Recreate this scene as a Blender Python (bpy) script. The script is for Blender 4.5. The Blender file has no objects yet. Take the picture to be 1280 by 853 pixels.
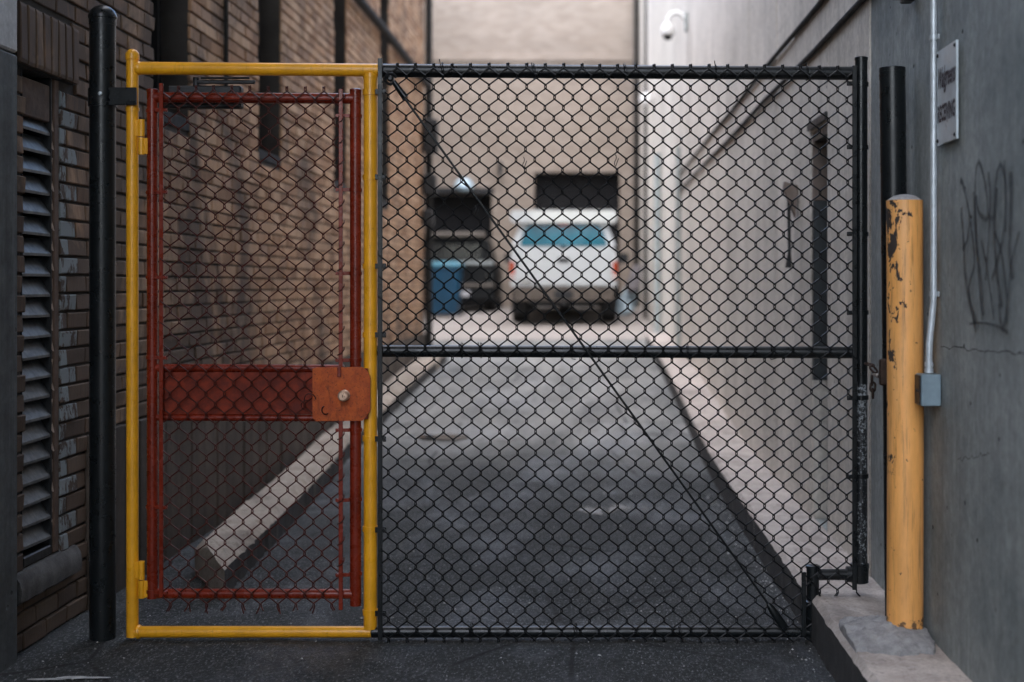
import bpy, math, random
from mathutils import Vector, Matrix, noise

random.seed(7)
R = math.radians
sc = bpy.context.scene

# ------------------------------------------------------------------ camera
CAMZ = 1.33
F = 50 / 36 * 1280                      # focal length in photograph pixels
cam_d = bpy.data.cameras.new('camera')
cam = bpy.data.objects.new('camera', cam_d)
sc.collection.objects.link(cam)
cam.location = (0, 0, CAMZ)
cam.rotation_euler = (R(90), 0, 0)
cam_d.lens = 50
cam_d.sensor_width = 36
cam_d.shift_x = -96 / 1280
cam_d.shift_y = -70.5 / 1280
cam_d.clip_start = 0.05
cam_d.clip_end = 600
cam_d.dof.use_dof = True
cam_d.dof.focus_distance = 5.26
cam_d.dof.aperture_fstop = 1.7
sc.camera = cam

# ------------------------------------------------------------------ sky and sun
SUN_EL, SUN_AZ = R(64), R(194)          # azimuth from +Y towards +X
world = bpy.data.worlds.new('World')
sc.world = world
world.use_nodes = True
wn = world.node_tree.nodes
bg = wn.get('Background')
sky = wn.new('ShaderNodeTexSky')
sky.sky_type = 'NISHITA'
sky.sun_disc = False
sky.sun_elevation = SUN_EL
sky.sun_rotation = SUN_AZ
sky.air_density = 1.0
sky.dust_density = 1.0
sky.ozone_density = 0.3
world.node_tree.links.new(sky.outputs[0], bg.inputs[0])
bg.inputs[1].default_value = 0.15
sun_d = bpy.data.lights.new('sun', 'SUN')
sun_d.energy = 1.5
sun_d.angle = R(130)
sun_d.color = (1.0, 0.87, 0.69)
sun = bpy.data.objects.new('sun', sun_d)
sc.collection.objects.link(sun)
sdir = Vector((math.sin(SUN_AZ) * math.cos(SUN_EL), math.cos(SUN_AZ) * math.cos(SUN_EL), math.sin(SUN_EL)))
sun.rotation_euler = sdir.to_track_quat('Z', 'Y').to_euler()
sun.location = sdir * 40

# ------------------------------------------------------------------ exposure
vs = sc.view_settings
vs.view_transform = 'Standard'
vs.look = 'None'
vs.exposure = 2.35
vs.gamma = 1
vs.use_curve_mapping = False

# ------------------------------------------------------------------ materials
MATS = {}


class NT:
    """tiny helper around a material node tree"""
    def __init__(self, name):
        self.m = bpy.data.materials.new(name)
        self.m.use_nodes = True
        self.t = self.m.node_tree
        self.n = self.t.nodes
        self.b = self.n['Principled BSDF']
        self.geo = self.n.new('ShaderNodeNewGeometry')
        MATS[name] = self.m

    def link(self, a, b):
        self.t.links.new(a, b)

    def mapped(self, scale):
        mp = self.n.new('ShaderNodeMapping')
        mp.inputs['Scale'].default_value = scale if isinstance(scale, tuple) else (scale,) * 3
        self.link(self.geo.outputs['Position'], mp.inputs['Vector'])
        return mp.outputs[0]

    def noise(self, scale, detail=4, rough=0.6, dist=0.0):
        nz = self.n.new('ShaderNodeTexNoise')
        nz.inputs['Scale'].default_value = 1.0
        nz.inputs['Detail'].default_value = detail
        nz.inputs['Roughness'].default_value = rough
        nz.inputs['Distortion'].default_value = dist
        self.link(self.mapped(scale), nz.inputs['Vector'])
        return nz.outputs[0]

    def voronoi(self, scale, feature='F1', rnd=1.0):
        v = self.n.new('ShaderNodeTexVoronoi')
        v.feature = feature
        v.inputs['Scale'].default_value = 1.0
        v.inputs['Randomness'].default_value = rnd
        self.link(self.mapped(scale), v.inputs['Vector'])
        return v

    def ramp(self, fac, a, b, ca=0.0, cb=1.0):
        """linear remap of fac from [a,b] to [ca,cb], clamped"""
        r = self.n.new('ShaderNodeMapRange')
        r.inputs['From Min'].default_value = a
        r.inputs['From Max'].default_value = b
        r.inputs['To Min'].default_value = ca
        r.inputs['To Max'].default_value = cb
        self.link(fac, r.inputs['Value'])
        return r.outputs[0]

    def mix(self, fac, a, b):
        m = self.n.new('ShaderNodeMix')
        m.data_type = 'RGBA'
        for s, v in ((0, fac), (6, a), (7, b)):
            if isinstance(v, (tuple, list)):
                m.inputs[s].default_value = (*v[:3], 1)
            elif isinstance(v, (int, float)):
                m.inputs[s].default_value = v
            else:
                self.link(v, m.inputs[s])
        return m.outputs[2]

    def math(self, op, a, b=0.0):
        m = self.n.new('ShaderNodeMath')
        m.operation = op
        m.use_clamp = False
        for i, v in enumerate((a, b)):
            if isinstance(v, (int, float)):
                m.inputs[i].default_value = v
            else:
                self.link(v, m.inputs[i])
        return m.outputs[0]

    def axis(self, k):
        s = self.n.new('ShaderNodeSeparateXYZ')
        self.link(self.geo.outputs['Position'], s.inputs[0])
        return s.outputs[k]

    def scale_col(self, col, fac):
        m = self.n.new('ShaderNodeMix')
        m.data_type = 'RGBA'
        m.blend_type = 'MULTIPLY'
        m.inputs[0].default_value = 1
        if isinstance(col, tuple):
            m.inputs[6].default_value = (*col[:3], 1)
        else:
            self.link(col, m.inputs[6])
        c = self.n.new('ShaderNodeCombineColor')
        for i in range(3):
            self.link(fac, c.inputs[i])
        self.link(c.outputs[0], m.inputs[7])
        return m.outputs[2]

    def bump(self, h, strength=0.3, dist=0.005, prev=None):
        b = self.n.new('ShaderNodeBump')
        b.inputs['Strength'].default_value = strength
        b.inputs['Distance'].default_value = dist
        self.link(h, b.inputs['Height'])
        if prev is not None:
            self.link(prev, b.inputs['Normal'])
        return b.outputs[0]

    def out(self, col=None, rough=None, metal=None, normal=None, **kw):
        for key, v in (('Base Color', col), ('Roughness', rough), ('Metallic', metal), ('Normal', normal)):
            if v is None:
                continue
            if isinstance(v, tuple):
                self.b.inputs[key].default_value = (*v[:3], 1)
            elif isinstance(v, (int, float)):
                self.b.inputs[key].default_value = v
            else:
                self.link(v, self.b.inputs[key])
        for k, v in kw.items():
            self.b.inputs[k.replace('_', ' ')].default_value = v
        return self.m


def simple(name, col, rough=0.6, metal=0.0, var=0.25, vs=6.0, bump=0.15, bs=80.0, bd=0.002, **kw):
    t = NT(name)
    f = t.ramp(t.noise(vs), 0.3, 0.7, 1 - var, 1 + var)
    c = t.scale_col(col, f)
    r = t.ramp(t.noise(vs * 3), 0.3, 0.7, max(rough - 0.1, 0.03), min(rough + 0.12, 1))
    t.out(c, r, metal, t.bump(t.noise(bs), bump, bd), **kw)
    return t.m


def chipped(name, col, under, rough=0.35, chip_scale=30.0, thr=0.66, dirt=0.25, metal=0.0, streak=True, under2=None, coat=0.0):
    """paint with small chips that show the metal, a little grime running down"""
    t = NT(name)
    base = t.scale_col(col, t.ramp(t.noise(9.0), 0.3, 0.7, 1 - dirt, 1 + dirt * 0.4))
    if streak:
        s = t.ramp(t.noise((70.0, 70.0, 4.0), 5, 0.7), 0.56, 0.75, 0.0, 0.45)
        base = t.mix(s, base, tuple(c * 0.4 for c in col))
    n1 = t.noise(chip_scale, 6, 0.65, 0.4)
    n2 = t.noise(3.0, 2)
    comb = t.math('ADD', n1, t.math('MULTIPLY', t.math('SUBTRACT', n2, 0.5), 0.35))
    chip = t.ramp(comb, thr, thr + 0.012, 0.0, 1.0)
    c = t.mix(chip, base, under)
    sp = t.noise(260.0, 2)
    speck = t.ramp(sp, 0.73, 0.76, 0.0, 0.8)
    c = t.mix(speck, c, under2 or under)
    r = t.math('ADD', t.ramp(t.noise(25.0), 0.3, 0.7, rough - 0.08, rough + 0.12), t.math('MULTIPLY', chip, 0.35))
    nb = t.bump(t.noise(180.0, 3), 0.08, 0.001)
    nb = t.bump(t.math('SUBTRACT', 1.0, chip), 0.6, 0.0008, nb)
    t.out(c, r, metal, nb)
    if coat:
        t.b.inputs['Coat Weight'].default_value = coat
        t.b.inputs['Coat Roughness'].default_value = 0.15
    return t.m


# asphalt
t = NT('asphalt')
big = t.ramp(t.noise(0.7, 5, 0.65), 0.35, 0.65, 0.0, 1.0)
c = t.mix(big, (0.012, 0.0145, 0.0145), (0.030, 0.0335, 0.033))
yax = t.axis(1)
wob = t.math('MULTIPLY', t.math('SUBTRACT', t.noise(0.8, 3), 0.5), 1.6)
older = t.ramp(t.math('ADD', yax, wob), 9.6, 11.6, 0.0, 1.0)          # older, paler surfacing beyond the joint
c_old = t.mix(t.ramp(t.noise((2.2, 0.55, 1.0), 6, 0.72), 0.34, 0.66), (0.135, 0.140, 0.135), (0.31, 0.31, 0.295))
c = t.mix(older, c, c_old)
dust = t.ramp(t.noise((1.5, 0.5, 1.0), 6, 0.74, 0.5), 0.55, 0.74, 0.0, 0.34)       # pale dried silt in streaks
c = t.mix(dust, c, (0.20, 0.195, 0.19))
agg = t.voronoi((85.0, 40.0, 60.0))
stone = t.ramp(agg.outputs['Distance'], 0.0, 0.6, 1.0, 0.0)
sel = t.ramp(t.noise((60.0, 30.0, 40.0), 3, 0.7), 0.46, 0.62, 0.0, 1.0)
c = t.mix(t.math('MULTIPLY', t.math('MULTIPLY', stone, sel), 0.75), c, (0.20, 0.205, 0.21))
grit = t.ramp(t.noise((120.0, 38.0, 60.0), 4, 0.8), 0.57, 0.66, 0.0, 0.85)
c = t.mix(grit, c, (0.30, 0.31, 0.32))
stain = t.ramp(t.noise((1.7, 0.6, 1.0), 6, 0.72, 0.6), 0.50, 0.68, 0.0, 0.5)
c = t.mix(stain, c, (0.022, 0.023, 0.025))
crk = t.voronoi((0.9, 0.55, 1.0), 'DISTANCE_TO_EDGE')
cw = t.math('MULTIPLY', t.ramp(crk.outputs['Distance'], 0.003, 0.010, 1.0, 0.0), t.ramp(t.noise(1.3, 3), 0.45, 0.55))
c = t.mix(cw, c, (0.010, 0.010, 0.010))
nb = t.bump(t.noise(130.0, 4, 0.75), 0.9, 0.008)
nb = t.bump(stone, 0.6, 0.004, nb)
nb = t.bump(t.noise(1.1, 3), 0.15, 0.02, nb)
damp = t.ramp(t.noise((1.6, 0.7, 1.0), 5, 0.65, 0.4), 0.48, 0.62, 0.0, 1.0)
t.out(c, t.ramp(damp, 0, 1, 0.85, 0.46), 0, nb, Specular_IOR_Level=0.4)


def concrete(name, a, b, streak=0.35, holes=True, rough=0.8, tone=0.0, sc_=1.0, bump=0.25):
    t = NT(name)
    c = t.mix(t.ramp(t.noise(2.2 * sc_, 6, 0.65), 0.35, 0.65), a, b)
    c = t.scale_col(c, t.ramp(t.noise(26 * sc_, 6, 0.78), 0.3, 0.7, 0.72, 1.26))
    if streak:
        s = t.ramp(t.noise((9.0, 9.0, 0.5), 6, 0.7, 0.3), 0.48, 0.72, 0.0, streak)
        c = t.mix(s, c, tuple(x * 0.38 for x in a))
        s2 = t.ramp(t.noise((17.0, 17.0, 0.8), 5, 0.7, 0.2), 0.58, 0.72, 0.0, streak * 0.7)
        c = t.mix(s2, c, tuple(min(x * 1.5, 0.8) for x in b))
        s3 = t.ramp(t.noise((40.0, 40.0, 1.6), 5, 0.75, 0.3), 0.5, 0.75, 0.0, streak * 0.9)
        c = t.mix(s3, c, tuple(x * 0.5 for x in a))
    h = None
    if holes:
        v = t.voronoi((15.0, 10.0, 13.0))
        near = t.ramp(v.outputs['Distance'], 0.06, 0.12, 1.0, 0.0)
        keep = t.ramp(t.noise(7.0, 2), 0.50, 0.58, 0.0, 1.0)
        h = t.math('MULTIPLY', near, keep)
        c = t.mix(h, c, (0.03, 0.03, 0.03))
    if tone:
        oi = t.n.new('ShaderNodeObjectInfo')
        c = t.scale_col(c, t.ramp(oi.outputs['Random'], 0, 1, 1 - tone, 1 + tone))
    nb = t.bump(t.noise(45 * sc_, 6, 0.7), bump, 0.006)
    if h is not None:
        nb = t.bump(t.math('SUBTRACT', 1.0, h), 0.8, 0.004, nb)
    t.out(c, rough, 0, nb)
    return t.m


concrete('wall_concrete', (0.185, 0.212, 0.212), (0.325, 0.352, 0.342), 0.32, True, 0.82, 0.05)
concrete('pale_concrete', (0.55, 0.515, 0.46), (0.71, 0.665, 0.60), 0.33, True, 0.82, 0.09)
concrete('ledge_concrete', (0.36, 0.315, 0.285), (0.50, 0.45, 0.41), 0.0, False, 0.85, 0.06, 3.0, 0.35)
concrete('kerb_concrete', (0.30, 0.25, 0.205), (0.46, 0.40, 0.335), 0.0, True, 0.88, 0.14, 2.0, 0.8)
concrete('kerb_face_dark', (0.030, 0.030, 0.031), (0.060, 0.058, 0.056), 0.0, False, 0.85, 0.0, 5.0, 0.6)  # darker tone for the road-side faces of ledge and kerb
for nm in ('ledge_concrete', 'kerb_concrete'):
    m_ = MATS[nm]
    t = NT.__new__(NT)
    t.m, t.t, t.n = m_, m_.node_tree, m_.node_tree.nodes
    t.b = t.n['Principled BSDF']
    t.geo = t.n.new('ShaderNodeNewGeometry')
    src = t.b.inputs['Base Color'].links[0].from_socket
    d1 = t.ramp(t.noise((2.2, 1.1, 2.0), 6, 0.72, 0.5), 0.50, 0.68, 0.0, 0.6)
    cc = t.mix(d1, src, (0.10, 0.088, 0.078))
    d2 = t.ramp(t.noise((26.0, 16.0, 20.0), 5, 0.7), 0.58, 0.68, 0.0, 0.55)
    cc = t.mix(d2, cc, (0.12, 0.105, 0.095))
    t.link(cc, t.b.inputs['Base Color'])
concrete('pad_concrete', (0.26, 0.235, 0.215), (0.36, 0.33, 0.305), 0.0, False, 0.85, 0.0, 1.0)
concrete('patch_concrete', (0.27, 0.27, 0.275), (0.42, 0.42, 0.42), 0.0, False, 0.9, 0.0, 12.0, 0.9)
concrete('pier_concrete', (0.07, 0.078, 0.082), (0.17, 0.185, 0.19), 0.5, True, 0.8, 0.0)
concrete('pier_cap_paint', (0.48, 0.49, 0.50), (0.60, 0.60, 0.60), 0.2, False, 0.7, 0.0)
concrete('plinth_board', (0.050, 0.038, 0.029), (0.100, 0.078, 0.060), 0.6, True, 0.85, 0.22)
concrete('sill_stone', (0.045, 0.042, 0.040), (0.13, 0.125, 0.12), 0.3, False, 0.8, 0.0, 4.0, 0.8)


def brick_mat(name, cols, paint=None):
    t = NT(name)
    at = t.n.new('ShaderNodeAttribute')
    at.attribute_name = 'tone'
    cr = t.n.new('ShaderNodeValToRGB')
    t.link(at.outputs['Fac'], cr.inputs[0])
    el = cr.color_ramp.elements
    el[0].position, el[0].color = 0, (*cols[0], 1)
    el[1].position, el[1].color = 1, (*cols[-1], 1)
    for i, cc in enumerate(cols[1:-1], 1):
        e = el.new(i / (len(cols) - 1))
        e.color = (*cc, 1)
    c = cr.outputs[0]
    # vertical wire-cut marks of the brick face
    cut = t.ramp(t.noise((60.0, 150.0, 7.0), 3, 0.6), 0.35, 0.7, 0.72, 1.16)
    c = t.scale_col(c, cut)
    # sooty grime with shade painted in, darkest low down and towards the alley mouth
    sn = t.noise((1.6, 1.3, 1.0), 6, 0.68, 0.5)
    shade_bias = t.math('ADD', t.ramp(t.axis(1), 5.2, 9.5, 0.19, -0.03), t.ramp(t.axis(2), 0.2, 1.6, 0.13, 0.0))
    soot_shade = t.ramp(t.math('ADD', sn, shade_bias), 0.50, 0.68, 0.0, 0.85)
    c = t.mix(soot_shade, c, (0.050, 0.036, 0.028))
    if paint:
        p = t.ramp(t.noise((14.0, 18.0, 9.0), 6, 0.7, 0.5), 0.45, 0.50, 0.0, 1.0)
        c = t.mix(p, c, paint)
    nb = t.bump(t.noise((90.0, 160.0, 14.0), 4, 0.65), 0.5, 0.004)
    t.out(c, 0.85, 0, nb)
    return t.m


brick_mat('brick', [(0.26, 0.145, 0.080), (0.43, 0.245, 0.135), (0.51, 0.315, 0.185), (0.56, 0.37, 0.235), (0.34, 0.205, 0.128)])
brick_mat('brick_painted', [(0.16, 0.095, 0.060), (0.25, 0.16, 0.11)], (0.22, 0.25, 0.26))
simple('brick_dark', (0.17, 0.115, 0.085), 0.9, 0, 0.3, 5, 0.4, 60, 0.005)
simple('mortar', (0.045, 0.040, 0.036), 0.95, 0, 0.3, 5, 0.5, 120, 0.004)

# the far brickwork: too far to tell single bricks apart
t = NT('far_brick')
br = t.n.new('ShaderNodeTexBrick')
br.inputs['Scale'].default_value = 1
br.inputs['Brick Width'].default_value = 0.21
br.inputs['Row Height'].default_value = 0.072
br.inputs['Mortar Size'].default_value = 0.006
br.inputs['Mortar Smooth'].default_value = 0.2
br.inputs['Color1'].default_value = (0.255, 0.205, 0.162, 1)
br.inputs['Color2'].default_value = (0.33, 0.275, 0.225, 1)
br.inputs['Mortar'].default_value = (0.22, 0.20, 0.18, 1)
sw = t.n.new('ShaderNodeCombineXYZ')
t.link(t.axis(0), sw.inputs[0])
t.link(t.axis(2), sw.inputs[1])
t.link(sw.outputs[0], br.inputs['Vector'])
c = t.scale_col(br.outputs[0], t.ramp(t.noise((0.8, 0.8, 1.4), 5, 0.6), 0.3, 0.7, 0.86, 1.1))
t.out(c, 0.88, 0, t.bump(br.outputs['Fac'], 0.4, -0.006))

chipped('yellow_paint', (0.90, 0.41, 0.014), (0.09, 0.06, 0.04), 0.33, 34.0, 0.738, 0.2, coat=0.2)
chipped('red_paint', (0.205, 0.022, 0.008), (0.04, 0.010, 0.007), 0.26, 22.0, 0.74, 0.4)
MATS['red_paint'].node_tree.nodes['Principled BSDF'].inputs['Specular IOR Level'].default_value = 0.42
chipped('black_paint', (0.008, 0.010, 0.011), (0.10, 0.11, 0.12), 0.30, 40.0, 0.80, 0.2, streak=False, under2=(0.35, 0.36, 0.37))
MATS['black_paint'].node_tree.nodes['Principled BSDF'].inputs['Specular IOR Level'].default_value = 0.36
simple('black_wire', (0.007, 0.008, 0.009), 0.4, 0, 0.2, 30, 0.1, 200, 0.0005, Specular_IOR_Level=0.3)
simple('red_wire', (0.060, 0.011, 0.007), 0.34, 0, 0.4, 30, 0.15, 200, 0.0005)
# worn bare steel on the lower end of the gate post
chipped('worn_black_paint', (0.014, 0.016, 0.018), (0.24, 0.26, 0.27), 0.35, 110.0, 0.56, 0.2, streak=False)

t = NT('rust_plate')
c = t.mix(t.ramp(t.noise(26.0, 6, 0.7), 0.35, 0.65), (0.54, 0.105, 0.014), (0.35, 0.056, 0.011))
c = t.mix(t.ramp(t.noise(130.0, 4, 0.7), 0.56, 0.66, 0.0, 0.7), c, (0.07, 0.018, 0.008))
c = t.mix(t.ramp(t.noise((24.0, 24.0, 9.0), 6, 0.75, 0.6), 0.52, 0.66, 0.0, 0.75), c, (0.11, 0.022, 0.008))
t.out(c, t.ramp(t.noise(40.0), 0.3, 0.7, 0.45, 0.65), 0.0, t.bump(t.noise(160.0, 5), 0.3, 0.001), Specular_IOR_Level=0.3)
t = NT('dark_red_panel')
c = t.mix(t.ramp(t.noise(18.0, 6, 0.75), 0.4, 0.62), (0.12, 0.015, 0.007), (0.27, 0.033, 0.010))
t.out(c, 0.5, 0.0, t.bump(t.noise(90.0, 5), 0.25, 0.001), Specular_IOR_Level=0.25)

# bollard: old yellow paint, large scabs on the upper side that faces the gate
t = NT('bollard_paint')
c = t.scale_col((0.84, 0.40, 0.115), t.ramp(t.noise((14.0, 14.0, 3.0), 5, 0.65), 0.3, 0.7, 0.72, 1.12))
c = t.mix(t.ramp(t.noise((10.0, 10.0, 2.0), 4), 0.45, 0.65, 0.0, 0.5), c, (0.66, 0.37, 0.16))
s = t.ramp(t.noise((55.0, 55.0, 3.0), 5, 0.75, 0.2), 0.52, 0.68, 0.0, 0.7)
c = t.mix(s, c, (0.20, 0.095, 0.038))
zz = t.axis(2)
xx = t.axis(0)
wear = t.math('ADD', t.ramp(zz, 0.85, 1.62, 0.0, 0.17), t.ramp(xx, 1.005, 1.06, 0.10, -0.05))
chip = t.ramp(t.math('ADD', t.noise((24.0, 24.0, 15.0), 6, 0.65, 0.5), wear), 0.735, 0.75, 0.0, 1.0)
chip2 = t.ramp(t.noise((60.0, 60.0, 28.0), 4, 0.6, 0.3), 0.735, 0.75, 0.0, 1.0)
chip3 = t.ramp(t.math('ADD', t.noise(40.0, 4), t.ramp(zz, 0.19, 0.27, 0.3, 0.0)), 0.68, 0.72, 0.0, 0.85)
allc = t.math('MAXIMUM', t.math('MAXIMUM', chip, chip2), chip3)
c = t.mix(allc, c, (0.035, 0.026, 0.022))
nb = t.bump(t.math('SUBTRACT', 1.0, allc), 0.6, 0.0012)
nb = t.bump(t.noise(120.0, 4), 0.12, 0.001, nb)
t.out(c, t.math('ADD', t.math('MULTIPLY', allc, 0.3), 0.46), 0, nb)

simple('galvanised', (0.50, 0.55, 0.58), 0.4, 0.35, 0.15, 20, 0.1, 150, 0.0006)
simple('box_metal', (0.20, 0.27, 0.31), 0.5, 0.35, 0.15, 25, 0.25, 160, 0.001)
simple('rusty_steel', (0.060, 0.040, 0.032), 0.5, 0.6, 0.5, 40, 0.4, 150, 0.001)
simple('bare_steel', (0.45, 0.40, 0.36), 0.3, 0.9, 0.2, 30, 0.1, 150, 0.001)
simple('brass_knob', (0.62, 0.42, 0.30), 0.32, 0.6, 0.2, 60, 0.2, 200, 0.0008)
simple('slat_metal', (0.065, 0.072, 0.076), 0.5, 0.2, 0.4, 14, 0.3, 90, 0.002)
simple('slat_end', (0.34, 0.26, 0.21), 0.85, 0, 0.4, 40, 0.6, 90, 0.003)
simple('old_wood', (0.105, 0.065, 0.045), 0.8, 0, 0.4, 12, 0.5, 120, 0.002)
simple('dark_void', (0.008, 0.008, 0.009), 0.9, 0, 0.1)
simple('dark_glass', (0.012, 0.014, 0.016), 0.12, 0, 0.1, 3, 0.02, 8, 0.002)
simple('dark_steel', (0.018, 0.019, 0.021), 0.5, 0.2, 0.25, 10, 0.2)
simple('dark_pipe', (0.012, 0.011, 0.010), 0.85, 0.0, 0.3, 8, 0.2)
simple('grey_pipe', (0.33, 0.37, 0.37), 0.55, 0.0, 0.2, 8, 0.1)
simple('door_paint', (0.030, 0.036, 0.040), 0.45, 0.1, 0.3, 5, 0.15)
simple('jamb_paint', (0.19, 0.145, 0.12), 0.7, 0, 0.35, 5, 0.2)
simple('white_plastic', (0.80, 0.80, 0.79), 0.35, 0, 0.04, 5, 0.02)
simple('lamp_glass', (0.45, 0.58, 0.66), 0.18, 0.2, 0.2, 6, 0.05)
simple('sign_metal', (0.56, 0.63, 0.67), 0.36, 0.25, 0.18, 7, 0.08, 60, 0.001)
simple('sign_ink', (0.030, 0.014, 0.018), 0.6, 0, 0.5, 60, 0.1)
simple('truck_white', (0.50, 0.53, 0.54), 0.3, 0, 0.05, 2, 0.03, 20, 0.001, Coat_Weight=0.6)
simple('car_black', (0.010, 0.011, 0.012), 0.4, 0, 0.1, 2, 0.02, 20, 0.001, Specular_IOR_Level=0.2)
simple('chrome', (0.15, 0.13, 0.112), 0.35, 0.4, 0.1, 5, 0.05)
simple('bumper_metal', (0.105, 0.085, 0.07), 0.4, 0.3, 0.35, 6, 0.1)
simple('red_lens', (0.36, 0.045, 0.012), 0.2, 0, 0.2, 20, 0.1)
simple('clear_lens', (0.62, 0.60, 0.58), 0.2, 0, 0.1, 20, 0.1)
simple('tyre_rubber', (0.014, 0.014, 0.015), 0.8, 0, 0.2, 20, 0.2)
simple('number_plate', (0.62, 0.63, 0.66), 0.5, 0, 0.05, 20, 0.05)
simple('car_glass', (0.02, 0.13, 0.18), 0.07, 0.0, 0.3, 2, 0.02, 6, 0.003)
simple('blue_plastic', (0.006, 0.062, 0.125), 0.38, 0, 0.15, 5, 0.1)
simple('teal_plastic', (0.03, 0.16, 0.22), 0.35, 0, 0.15, 5, 0.1)
simple('tarp', (0.34, 0.44, 0.50), 0.45, 0, 0.35, 7, 0.5, 14, 0.03)
simple('dark_tarp', (0.10, 0.09, 0.095), 0.7, 0, 0.35, 7, 0.5, 14, 0.03)
simple('road_paint', (0.42, 0.43, 0.43), 0.8, 0, 0.3, 30, 0.4)
simple('stone_chip', (0.38, 0.38, 0.37), 0.85, 0, 0.4, 60, 0.5)
simple('water_film', (0.020, 0.026, 0.032), 0.05, 0, 0.1, 4, 0.02, 9, 0.002)

t = NT('silt')
sn = t.ramp(t.noise((5.0, 3.0, 4.0), 6, 0.75, 0.6), 0.46, 0.62, 0.0, 0.75)
t.out((0.30, 0.30, 0.295), 0.85)
t.link(sn, t.b.inputs['Alpha'])

# spray paint: thin and soft at both sides of the stroke (u runs across the stroke)
t = NT('spray_paint')
uv = t.n.new('ShaderNodeUVMap')
sx = t.n.new('ShaderNodeSeparateXYZ')
t.link(uv.outputs[0], sx.inputs[0])
edge = t.ramp(t.math('ABSOLUTE', t.math('SUBTRACT', sx.outputs[0], 0.5)), 0.08, 0.5, 1.0, 0.0)
dens = t.math('MULTIPLY', edge, t.ramp(t.noise(38.0, 5, 0.7), 0.3, 0.65, 0.35, 0.95))
t.out((0.014, 0.024, 0.030), 0.6)
t.link(dens, t.b.inputs['Alpha'])

# ------------------------------------------------------------------ mesh helpers
ORG = {}          # object -> world origin its children are measured from
COL = sc.collection


def props(o, label=None, cat=None, group=None, kind=None):
    for k, v in (('label', label), ('category', cat), ('group', group), ('kind', kind)):
        if v:
            o[k] = v
    return o


def thing(name, loc, label, cat, group=None):
    o = bpy.data.objects.new(name, None)
    o.empty_display_size = 0.1
    COL.objects.link(o)
    o.location = loc
    ORG[o.name] = Vector(loc)
    return props(o, label, cat, group)


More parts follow.
